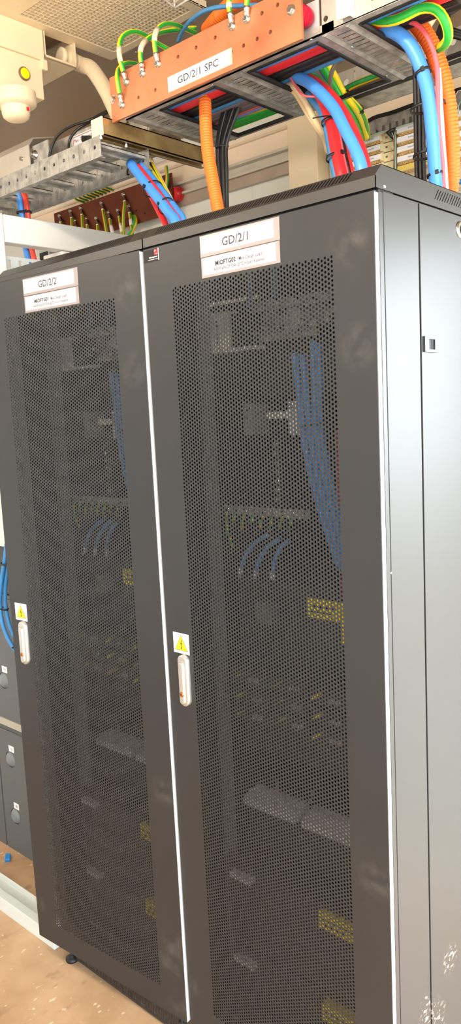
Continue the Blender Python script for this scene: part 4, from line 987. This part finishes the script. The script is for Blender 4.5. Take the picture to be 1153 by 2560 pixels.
m.box((a.x, uy-.006, zz-hh), (a.x+.150, uy-.002, zz), 0); m.box((a.x+.003, uy-.0066, zz-.0045), (a.x+.15, uy-.006, zz-.003), 1); m.box((a.x+.003, uy-.0066, zz-hh), (a.x+.0045, uy-.006, zz-.003), 1)
m.text('Max. Tray Loading', (a.x+.008, uy-.0068, zz-.0185), EX, EZ, .095, .0098, 1)
m.text('per metre', (a.x+.014, uy-.0068, zz-.031), EX, EZ, .05, .007, 1)
m.box((a.x-.003, uy-.010, zz-hh-.004), (a.x+.150, uy-.001, zz-hh), 0)
solo(m, 'loading_notice', 'small white notice reading Max Tray Loading beside the strut end cap', 'notice', ['paper', 'red_dark'])
m = MB(); m.tube(pl([(207, 352, .21), (216, 346, .205), (228, 343, .2), (240, 341, .2)]), .0042, 8); m.obox(Y(215, 346, .205), R3*.012, Vector(UX)*.006, Vector(FX)*.004)
solo(m, 'cable_clip', 'black cable clip lying on the ladder tray below the loading notice', 'clip', 'black_cable')
for k, L in enumerate(([(300, 262, .26), (262, 280, .20), (225, 300, .16), (190, 311, .14), (160, 326, .13), (140, 345, .125), (128, 372, .12), (121, 400, .115)], [(290, 270, .27), (255, 289, .21), (222, 306, .17), (197, 321, .15), (181, 338, .14), (173, 355, .135), (172, 372, .13), (176, 392, .125)])):
    cable('slim_cable', 'thin black cable arching over the ladder tray, %s of two' % ('outer', 'inner')[k], 'cable', pl(L), .0036, 'black_cable', 'black cables arching over the ladder tray')
# splice bracket with bolts at the left edge
a = Y(95, 368, .17); c = Y(0, 312, .17)
r = root('splice_bracket', 'folded metal splice bracket with two bolts at the upper left edge', 'bracket', (a.x-.08, .17, 2.33))
zA = Y(60, 372, .15).z
m = MB(); xa = a.x-.30; xb = a.x-.002
m.prism([(xa, .14, 2.345), (xa, .14, zA), (xa, .155, zA+.022), (xa, .23, zA+.040), (xa, .23, zA+.037), (xa, .158, zA+.019), (xa, .143, zA-.001), (xa, .143, 2.345)], (xb-xa, 0, 0)); link(m, 'bracket', 'alu', r)
m = MB()
link(MB().box((a.x+.002, .150, 2.335), (a.x+.075, .154, zA-.004)), 'joint_plate', 'galv', r)
for k, (px, py) in enumerate(((62, 399), (88, 388))):
    q = Y(px, py, .15); link(MB().lathe((q.x, .151, q.z), (0, -1, 0), [(.013, 0), (.013, .003), (.009, .0032), (.009, .010), (.006, .011), (.006, .016)], 14), 'bolt', 'steel', r)
for k, (mm, yy) in enumerate((('green', .25), ('blue', .265))):
    mb = MB(); 
    mb.tube(pl([(60, 368-2*k, yy), (72, 366-2*k, yy), (88, 367-1.5*k, yy), (104, 369-2*k, yy)]), .006, 16, stripe=stripe_gy if k == 0 else None)
    solo(mb, 'tray_cable', ('yellow and green', 'blue')[k]+' cable showing above the splice bracket at the upper left', 'cable', ['green', 'amber'] if k == 0 else ['blue'])
# cables leaving the ladder end into the cabinet
LD = [('blue_power_cable', 'thick blue cable leaving the ladder tray end, front of the left drop', 'blue', .0125, [(326, 408, .180), (343, 430, .175), (370, 464, .165), (400, 502, .15), (425, 534, .14), (441, 556, .13)], 'A'),
      ('blue_power_cable', 'second blue cable behind the thick one at the ladder tray end', 'blue', .0105, [(352, 410, .205), (368, 432, .20), (392, 462, .19), (418, 496, .175), (440, 526, .165), (456, 550, .155)], 'B'),
      ('red_power_cable', 'red cable low behind the blue pair at the ladder tray end', 'red', .0080, [(345, 420, .235), (362, 455, .23), (382, 497, .22), (400, 533, .21), (416, 566, .20)], 'C'),
      ('thin_cable', 'thin red cable between the two blue ones at the ladder tray end', 'red', .0040, [(346, 412, .178), (360, 430, .172), (382, 458, .165), (410, 495, .155), (432, 525, .145), (449, 550, .135)], 'D'),
      ('thin_cable', 'thin lilac blue cable behind the red one at the ladder tray end', 'blue_pale', .0055, [(350, 425, .24), (372, 465, .235), (395, 508, .225), (415, 542, .215), (428, 562, .205)], 'E'),
      ('thin_cable', 'thin black cable among the green ones at the ladder tray end', 'black_cable', .0045, [(374, 408, .26), (388, 440, .255), (404, 466, .25), (420, 496, .24), (434, 524, .23), (444, 546, .22)], 'F'),
      ('thin_cable', 'thin orange cable on the right of the ladder tray drop', 'cream_cable', .0042, [(377, 396, .28), (390, 424, .275), (404, 450, .27), (418, 476, .262), (430, 500, .255), (438, 525, .245)], 'G'),
      ('thin_cable', 'thin white cable on the right of the ladder tray drop', 'wire_white', .0035, [(380, 400, .285), (395, 430, .28), (410, 460, .275), (424, 490, .268), (434, 515, .26), (440, 535, .25)], 'H')]
for nm, lb, mm, rr, L, _ in LD: cable(nm, lb, 'cable', drop(pl(L), .05), rr, mm, 'cables of the ladder tray drop', 14)
for k, L in enumerate(([(370, 416, .245), (384, 436, .24), (400, 464, .235), (416, 494, .228), (430, 522, .22), (442, 548, .21)], [(366, 420, .25), (381, 444, .245), (398, 474, .24), (414, 506, .232), (428, 534, .225)], [(378, 410, .27), (394, 440, .265), (412, 474, .258), (426, 502, .25), (438, 530, .24)])):
    mb = MB(); mb.tube(drop(pl(L), .05), .006, 16, stripe=stripe_gy, twist=1)
    solo(mb, 'earth_cable', 'yellow and green cable in the ladder tray drop, %s of three' % ('middle', 'left', 'right')[k], 'earth cable', ['green', 'yellow'], 'earth cables of the ladder tray drop')
dd = (Y(370, 464, .165)-Y(425, 534, .14)).normalized()
for k, (px, py) in enumerate(((382, 472), (416, 515))):
    tie(Y(px, py, .175-.017*k), dd, R3, .0255 if k == 0 else .021, .020, 'black tie round the blue cables of the ladder tray drop, %s of two' % ('upper', 'lower')[k], 'ties on the ladder tray drop', head=-.5)
cable('wire_loop', 'small black wire loop hooked through a side hole of the ladder tray', 'wire', pl([(329, 410, .192), (322, 418, .185), (318, 428, .185), (318, 436, .19), (324, 436, .195)]), .0022, 'black_cable', None, 8)

# far left blue and red cables
cable('blue_power_cable', 'blue cable dropping from the ladder tray behind the white rack beam', 'cable', pl([(40, 455, .15), (45, 478, .152), (51, 510, .155), (56, 545, .16), (60, 590, .165), (65, 625, .17), (73, 660, .175), (82, 700, .18)]), .0092, 'blue', 'cables behind the white rack beam', 14)
cable('red_power_cable', 'red cable dropping from the ladder tray behind the white rack beam', 'cable', pl([(52, 470, .16), (62, 490, .162), (68, 525, .165), (72, 560, .17), (76, 600, .175), (81, 630, .18), (90, 665, .185), (100, 705, .19)]), .0082, 'red_orange', 'cables behind the white rack beam', 14)
tie(Y(60, 531, .158), EZ, R3, .022, .013, 'thin black tie round the blue and red cables above the white rack beam', head=.4)

# ------------------------------------------------------------------ lower copper bar on the wall
BY = .945
q = [Y(134, 524, BY), Y(404, 452, BY), Y(430, 528, BY)]
bx0, bx1 = q[0].x, Y(440, 478, BY).x-.02; bz1 = (q[0].z+q[1].z)/2; bz0 = q[2].z-.008
r = root('wall_earth_bar', 'dull brown copper earth bar mounted low on the back wall behind the left cabinet', 'earth bar', ((bx0+bx1)/2, BY, bz0))
m = MB(); m.plate(rect(0, 0, bx1-bx0, bz1-bz0), [circ(bx1-bx0-.06-.05*k, .03+.02*(k % 2), .004, 8) for k in range(5)], .006, (bx0, BY+.006, bz0), EX, EZ); link(m, 'bar', 'copper_dull', r)
for xx in (bx0+.03, bx1-.002):
    m = MB(); zz = (bz0+bz1)/2; m.lathe((xx, BY+.007, zz), (0, 1, 0), [(.020, 0), (.026, .006), (.028, .016), (.025, .018), (.028, .021), (.028, .032), (.020, .045)], 24); o = link(m, 'insulator', 'insulator_red_dull', r)
    m = MB(); m.box((xx-.03, BY+.052, zz-.04), (xx+.02, BY+.054, zz+.04)); link(m, 'mounting_plate', 'alu', r)
tops = [(150, 540), (177, 528), (203, 521), (188, 552), (216, 547), (242, 546), (255, 508), (272, 532), (296, 526), (310, 487), (322, 516)]
for k, (px, py) in enumerate(tops):
    qq = Y(px, py, BY); lng = 56+8*(k % 3)+(20 if k in (9, 6) else 0)
    bend = [0, 1, 2, 1, 2, 1, 8, 10, 8, -4, 6][k]
    P = pl([(px+2, py+14, BY-.012), (px+2+bend*.3, py+30, BY-.02), (px+2+bend*.8, py+52, BY-.024), (px+4+bend*1.2, py+lng+12, BY-.022), (px+8+bend*1.4, py+lng+34, BY-.018)])
    lug_cable('earth_cable', 'yellow earth cable hanging from the dull wall bar, %s from the left' % ORD[k], P, .0062, qq, BY, 'earth cables on the dull wall bar', ('amber', 'green'), True, k in (7, 8, 10), False, 'steel', 1.0, 'paper', (.25, .5))
for k in range(9):
    mb = MB(); p = Y(190+9*k, 500-3.9*k, .95); mb.tube([p+Vector((0, .0495, -.004)), p+Vector((0, .0, .002)), p+Vector((.002, -.012, .016)), p+Vector((.003, -.012, .035))], .005, 16, stripe=stripe_gy)
    solo(mb, 'earth_wire', 'dark green and yellow wire end above the dull wall bar, %s from the left' % ORD[k], 'wire', ['green_dark', 'amber'], 'wire ends above the dull wall bar')
for k in range(2):
    mb = MB(); mb.tube(pl([(333+4*k, 535, .955), (337+3*k, 556, .93), (332-2*k, 578, .92), (322-4*k, 592, .92), (314, 604, .92)]), .006, 16, stripe=stripe_gy)
    solo(mb, 'earth_cable', 'yellow green cable looping under the dull wall bar, %s of two' % ('inner', 'outer')[k], 'earth cable', ['green', 'amber'], 'loops under the dull wall bar')
mb = MB(); mb.tube(pl([(416, 415, .93), (418, 440, .93), (417, 462, .935), (416, 480, .94)]), .006, 16, stripe=stripe_gy)
solo(mb, 'earth_cable', 'short yellow and green cable hanging just above the red wall insulator', 'earth cable', ['amber', 'green'])

# ------------------------------------------------------------------ white open rack with batteries at the left
rxr = -.62
zt = X(5, 534, rxr).z; zb = X(15, 605, rxr).z
r = root('open_rack', 'white open battery rack with post, top beam and floor channel left of the cabinets', 'rack', (-1.0, .3, 0))
link(MB().box((rxr-.042, .052, zb), (rxr, .93, zt)), 'top_beam', 'white_frame', r, bevel=.003)
link(MB().box((rxr-.044, .012, .055), (rxr-.001, .050, zt+.002)), 'post', 'white_frame', r, bevel=.003)
link(MB().box((rxr-.044, .895, .055), (rxr-.001, .93, zb)), 'rear_post', 'white_frame', r, bevel=.003)
m = MB(); cx0_ = -2.2; prof = [(cx0_, .011, 0), (cx0_, .011, .052), (cx0_, .040, .052), (cx0_, .046, .026), (cx0_, .090, .026), (cx0_, .096, .040), (cx0_, .100, .040), (cx0_, .100, 0)]
m.prism(prof, (rxr-cx0_+.002, 0, 0)); link(m, 'floor_channel', 'channel_grey', r, bevel=.0015)
pz = X(60, 660, rxr-.01); a = X(20, 655, rxr-.012); b = X(100, 650, rxr-.012)
m = MB(); m.plate(rect(0, 0, .34, .055), [[(.02+.035*k, .014), (.03+.035*k, .014), (.03+.035*k, .046), (.02+.035*k, .046)] for k in range(9)], .002, (rxr-.03, .052, a.z-.035), EY, EZ); link(m, 'slotted_bracket', 'channel_grey', r)
a = X(140, 632, rxr-.06); m = MB(); m.box((rxr-.10, a.y-.02, zb-.045), (rxr-.005, a.y+.07, zb-.001)); link(m, 'beam_bracket', 'white_frame', r, bevel=.003)
a = Y(108, 648, .42); r2 = root('slot_module', 'small black module in a grey bezel seen under the white rack beam', 'module', (a.x, .42, a.z-.03))
link(MB().box((a.x-.025, .422, a.z-.03), (a.x+.035, .46, a.z+.03)), 'bezel', 'channel_grey', r2, bevel=.002); link(MB().box((a.x-.018, .419, a.z-.022), (a.x+.028, .424, a.z+.022)), 'black_face', 'black', r2)
# shelf and battery blocks
FYB = .247
m = MB(); m.box((-2.2, FYB+.003, .512), (-1.02, .80, .5145)); m.box((-2.2, FYB-.004, .512), (-1.02, FYB+.003, .539))
solo(m, 'battery_shelf', 'pale metal shelf between the two tiers of grey batteries', 'shelf', 'shelf_grey')
for tier, (za, zb_, lab) in enumerate(((.0, .503, 'lower'), (.5400, 1.02, 'upper'))):
    for c_, (xa, xb) in enumerate(((-1.262, -1.090), (-1.442, -1.270))):
        r = root('battery_unit', 'tall dark grey battery unit, %s tier, %s' % (lab, ('right end beside the black cabinet' if c_ == 0 else 'second from the right')), 'battery', ((xa+xb)/2, .45, za), 'grey batteries in the white rack')
        m = MB(); hs = []
        kz = [(-1.1856, .377), (-1.1866, .148)] if tier == 0 else [(-1.1826, .688), (-1.1826, .91)]
        for (kx, kzz) in kz: hs.append(circ(kx-(-1.262), kzz-za, .031, 20))
        m.plate(rect(0, 0, xb-xa, zb_-za-.012), hs, .004, (xa, FYB+.004, za), EX, EZ)
        m.box((xa, FYB+.0045, za), (xb, .74, zb_-.012)); m.box((xa-.002, FYB+.006, zb_-.040), (xb+.002, .742, zb_))
        link(m, 'case', 'battery', r, bevel=.002)
        for (kx, kzz) in kz:
            o_ = Vector((kx+xa+1.262, FYB, kzz))
            m = MB(); m.lathe(o_+Vector((0, .0035, 0)), (0, -1, 0), [(.031, -.001), (.029, .001), (.024, .007), (.018, .011), (.010, .0125), (.001, .013)], 28); link(m, 'dished_cap', 'knob_grey', r)
            m = MB(); l0 = o_+Vector((.014, 0, .046)); m.box((l0.x-.017, FYB-.0006, l0.z-.012), (l0.x+.017, FYB, l0.z+.012), 0)
            m.text(('12', '10', '8', '6')[(0 if tier else 1)+(0 if kzz in (.377, .91) else 1)] if tier == 0 else '10', (l0.x-.004, FYB-.0008, l0.z-.005), EX, EZ, .013, .011, 1); link(m, 'number_label', ['paper', 'ink_dark'], r)
solo(MB().box((-1.9, FYB-.006, 1.205), (-1.075, .55, 1.62)).box((-1.9, FYB-.012, 1.205), (-1.075, FYB-.006, 1.215)), 'terminal_cover', 'white plastic terminal cover above the grey batteries at the left edge', 'terminal cover', 'white', bevel=.003)
solo(MB().box((-1.9, FYB+.01, 1.025), (-1.06, .74, 1.2)), 'battery_shelf', 'dark upper deck under the white terminal cover at the left edge', 'shelf', 'battery_dark')
for k, L in enumerate(([(16, 1360, .205), (13, 1392, .200), (8, 1424, .196), (3, 1460, .193), (0, 1495, .19), (2, 1530, .19), (8, 1564, .192), (19, 1594, .197), (34, 1620, .203), (52, 1640, .21)], [(24, 1370, .22), (19, 1402, .214), (16, 1436, .21), (13, 1470, .207), (13, 1506, .206), (18, 1540, .208), (26, 1570, .212), (37, 1594, .217), (54, 1615, .222)])):
    cable('blue_power_cable', 'blue cable curving in front of the grey batteries, %s of two' % ('outer', 'inner')[k], 'cable', pl(L), .0073, 'blue_left', 'blue cables in front of the batteries', 12)
for k, (px, py) in enumerate(((13, 1411), (6, 1521), (34, 1617))):
    tie(Y(px+2, py, .198), (Y(16, 1360, .205)-Y(3, 1460, .193)) if k < 2 else (Y(8, 1564, .192)-Y(34, 1620, .203)), R3, .0185 if k < 2 else .009, .010, 'thin black tie on the blue battery cables, %s of three' % ('top', 'middle', 'lowest')[k], 'ties on the blue battery cables', head=2.5)
q = Z(20, 2148, .0)
solo(MB().obox(q+Vector((0, 0, .006)), Vector((.016, -.012, 0)), Vector((.006, .008, 0)), Vector((0, 0, .006))), 'plastic_offcut', 'small bright blue plastic offcut lying on the floor by the batteries', 'offcut', 'chip_blue', bevel=.002)

# ------------------------------------------------------------------ ceiling: air vent, cream boxes, smoke detector, conduit
VZ = 2.65
vx0, vx1, vy0, vy1 = -.435, -.085, -.012, .336
ix0, ix1, iy0, iy1 = -.420, -.116, .016, .322
r = root('ceiling_vent', 'square cream ceiling air vent with egg crate grille', 'vent', ((vx0+vx1)/2, (vy0+vy1)/2, VZ))
m = MB(); m.plate(rect(vx0-.03, vy0-.12, vx1, vy1+.014), [rect(ix0, iy0, ix1, iy1)], .004, (0, 0, VZ), EX, EY); m.box((vx0-.03, vy1+.010, VZ), (vx1, vy1+.014, CZ)); m.box((vx1-.004, vy0-.12, VZ), (vx1, vy1+.014, CZ))
link(m, 'vent_frame', 'cream_shell', r, bevel=.001)
m = MB(); n = 24
for k in range(n+1):
    xx = ix0+(ix1-ix0)*k/n; m.box((xx-.0008, iy0, VZ+.001), (xx+.0008, iy1, VZ+.013))
    yy = iy0+(iy1-iy0)*k/n; m.box((ix0, yy-.0008, VZ+.001), (ix1, yy+.0008, VZ+.013))
link(m, 'egg_crate', 'cream', r)
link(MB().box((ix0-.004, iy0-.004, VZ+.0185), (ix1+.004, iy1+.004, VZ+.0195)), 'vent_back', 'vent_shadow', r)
m = MB()
for (px, py) in ((42, 14), (64, 67), (247, 133), (340, 130), (498, 12)):
    m.lathe(Z(px, py, VZ), (0, 0, -1), [(.003, 0), (.003, .001), (.001, .002)], 8)
link(m, 'vent_screws', 'galv_plain', r)
# white wire guard
m = MB()
gp = [(398, -14), (437, 20), (470, -2), (425, -30)]
G = [Z(px, py, 2.60) for px, py in gp]
for a, b in ((0, 1), (1, 2)): m.tube([G[a], G[b]], .0022, 8)
for t in (.25, .5, .75): m.tube([G[0].lerp(G[1], t), G[3].lerp(G[2], t)], .0016, 8)
for g_ in G[:3]: m.tube([g_, g_+Vector((0, 0, CZ-2.60))], .0018, 8)
solo(m, 'wire_guard', 'white wire guard hanging from the ceiling beside the vent', 'wire guard', 'white')
# box with the yellow button; its lit face looks to +x
bx = -.45
c0, c1, c2 = X(112, 250, bx), X(0, 217, bx), X(116, 90, bx)
yb1 = c0.y; zbt = c0.z
r = root('alarm_box', 'cream box with round yellow button hanging from the ceiling at the upper left', 'alarm box', (bx-.06, yb1-.1, zbt))
zm = X(113, 155, bx).z
m = MB(); m.box((bx-.115, yb1-.36, zbt), (bx, yb1, zm)); link(m, 'lower_case', 'cream_shell', r, bevel=.003)
m = MB(); m.box((bx-.115, yb1-.36, zm), (bx+.006, yb1+.006, VZ)); m.box((bx-.004, yb1-.006, zm-.024), (bx+.009, yb1+.012, zm+.002)); link(m, 'upper_case', 'cream_shell', r, bevel=.003)
q = X(60, 185, bx)
m = MB(); m.lathe((bx, q.y, q.z), (1, 0, 0), [(.0165, 0), (.0165, .004), (.0150, .0055)], 28); link(m, 'button_ring', 'brown_ring', r)
m = MB(); m.lathe((bx+.0055, q.y, q.z), (1, 0, 0), [(.0132, -.002), (.0132, .001), (.010, .0022), (.001, .0026)], 28); o = link(m, 'button', 'button_yellow', r); o['label'] = 'yellow round button'
# junction box beyond it, open toward +x, with a conduit elbow
j0, j1 = Z(118, 95, 2.652), Z(195, 120, 2.652)
jx = bx+.004; jy0, jy1 = yb1+.010, X(192, 160, jx).y; jzb = X(150, 156, jx).z
r = root('junction_box', 'open cream junction box with conduit gland between alarm box and vent', 'junction box', (jx-.08, (jy0+jy1)/2, jzb))
m = MB(); t = .003
m.box((jx-.17, jy0, jzb), (jx, jy1, jzb+t)); m.box((jx-.17, jy1-t, jzb), (jx, jy1, VZ+.018)); m.box((jx-.17, jy0, jzb), (jx, jy0+t, VZ+.018)); m.box((jx-.17, jy0, jzb), (jx-.167, jy1, VZ+.018))
m.box((jx-.004, jy0, jzb), (jx, jy1, jzb+.008)); link(m, 'box_shell', 'cream_shell', r, bevel=.001)
q = X(173, 140, jx-.03)
gc = Vector((jx-.035, jy1, jzb+.034))
m = MB(); m.lathe(gc+Vector((0, -.030, 0)), (0, 1, 0), [(.016, 0), (.0235, .001), (.0235, .012), (.020, .013), (.020, .028), (.024, .030), (.024, .044), (.018, .045)], 24); link(m, 'gland', 'cream', r)
q2 = Vector((jx-.09, jy1-.075, jzb+.052)); link(MB().lathe(Vector((jx-.166, jy0+.055, jzb+.06)), (1, 0, 0), [(.009, 0), (.009, .003), (.004, .0032), (.004, .008)], 12), 'box_screw', 'brass', r)
cable('corrugated_conduit', 'cream corrugated conduit running from the junction box to behind the copper bar', 'conduit', [gc+Vector((0, .012, 0)), gc+Vector((.004, .045, -.004)), Y(228, 172, jy1+.035), Y(252, 205, jy1+.03), Y(272, 240, jy1+.02), Y(285, 268, jy1+.01), Y(300, 300, jy1)], .0205, 'cream_shell', None, 20, ridge=.0015, pitch=.0052)
# smoke detector below the alarm box
dc = Vector((bx-.058, 0, zbt)); 
dcen = Z(36, 232, zbt)
r = root('smoke_detector', 'cream smoke detector under the alarm box at the upper left', 'smoke detector', (dcen.x, dcen.y, zbt-.07))
def lz(prof, mm, nm): m = MB(); m.lathe((dcen.x, dcen.y, zbt), (0, 0, -1), prof, 40); return link(m, nm, mm, r)
lz([(.054, 0), (.054, .006), (.0545, .024), (.053, .030), (.047, .034), (.040, .0365)], 'cream_shell', 'base')
lz([(.038, .034), (.036, .040), (.0355, .052), (.033, .060), (.026, .066), (.012, .0685), (.001, .069)], 'cream_shell', 'sensor_dome')
q = Vector((dcen.x+.036, dcen.y+.012, zbt-.046)); link(MB().obox(q, Vector((.002, 0, 0)), Vector((0, .003, 0)), Vector((0, 0, .004))), 'indicator', 'brand_red', r)
# blue cord and orange conduit behind the copper bar
cable('slim_cable', 'slim blue cord arching above the copper bar towards the ceiling', 'cable', pl([(446, 104, .20), (452, 88, .19), (464, 66, .17), (485, 45, .15), (515, 26, .13), (555, 17, .12), (610, 14, .12), (680, 12, .12)]), .0048, 'blue_cord')
cable('orange_conduit', 'orange corrugated conduit peeking out above the bright copper bar', 'conduit', pl([(520, 75, .22), (545, 45, .20), (572, 18, .19), (610, -5, .18), (660, -30, .18)]), .0175, 'orange', None, 18, ridge=.0016, pitch=.0062)


# ------------------------------------------------------------------ light
wd = bpy.data.worlds.new('World'); S.world = wd; wd.use_nodes = True
bg = wd.node_tree.nodes['Background']; bg.inputs['Color'].default_value = (.88, .95, 1.0, 1); bg.inputs['Strength'].default_value = 15.0
def area(name, loc, rot, sx, sy, power, color, portal=False):
    l = bpy.data.lights.new(name, 'AREA'); l.shape = 'RECTANGLE'; l.size = sx; l.size_y = sy; l.energy = power; l.color = color
    if portal: l.cycles.is_portal = True
    o = bpy.data.objects.new(name, l); COL.objects.link(o); o.location = loc; o.rotation_euler = rot
    return o
area('doorway_portal_back', ((DX0+DX1)/2, WY+.05, DZ1/2), (math.radians(-90), 0, 0), DX1-DX0, DZ1, 0, (1, 1, 1), True)
area('added_opening_portal', (XR+.05, -1.05, 1.15), (0, math.radians(90), 0), 2.3, 2.5, 0, (1, 1, 1), True)  # samples daylight through the added right wall opening
for i, (lx, ly, sx, sy) in enumerate(((.72, -1.15, .60, .09), (-1.55, -1.5, .30, .09))):  # two unseen fittings added as fill light for the fronts and upper area
    fx = root('added_fill_light', 'added unseen fill light with wrap round diffuser, %s' % ('near the cabinets' if i == 0 else 'toward the left wall'), 'ceiling light', (lx, ly, CZ), 'added fill lights')
    link(MB().box((lx-sx-.02, ly-sy-.02, CZ-.03), (lx+sx+.02, ly+sy+.02, CZ)), 'housing', 'white', fx)
    link(MB().box((lx-sx, ly-sy, CZ-.09), (lx+sx, ly+sy, CZ-.031)), 'diffuser', 'fill_glow', fx, bevel=.02)

# ------------------------------------------------------------------ camera
cd = bpy.data.cameras.new('camera'); cam = bpy.data.objects.new('camera', cd); COL.objects.link(cam)
cd.sensor_fit = 'VERTICAL'; cd.sensor_height = 36; cd.sensor_width = 36; cd.lens = FPX/IH*36; cd.clip_start = .02
M = Matrix((tuple(RX), tuple(UX), tuple(-FX))).transposed().to_4x4(); M.translation = Vector(CAM)
cam.matrix_world = M
S.camera = cam
S.view_settings.view_transform = 'Standard'; S.view_settings.look = 'None'; S.view_settings.gamma = 1; S.view_settings.use_curve_mapping = False
S.view_settings.exposure = 0.0
S.cycles.max_bounces = 10; S.cycles.diffuse_bounces = 5; S.cycles.glossy_bounces = 5
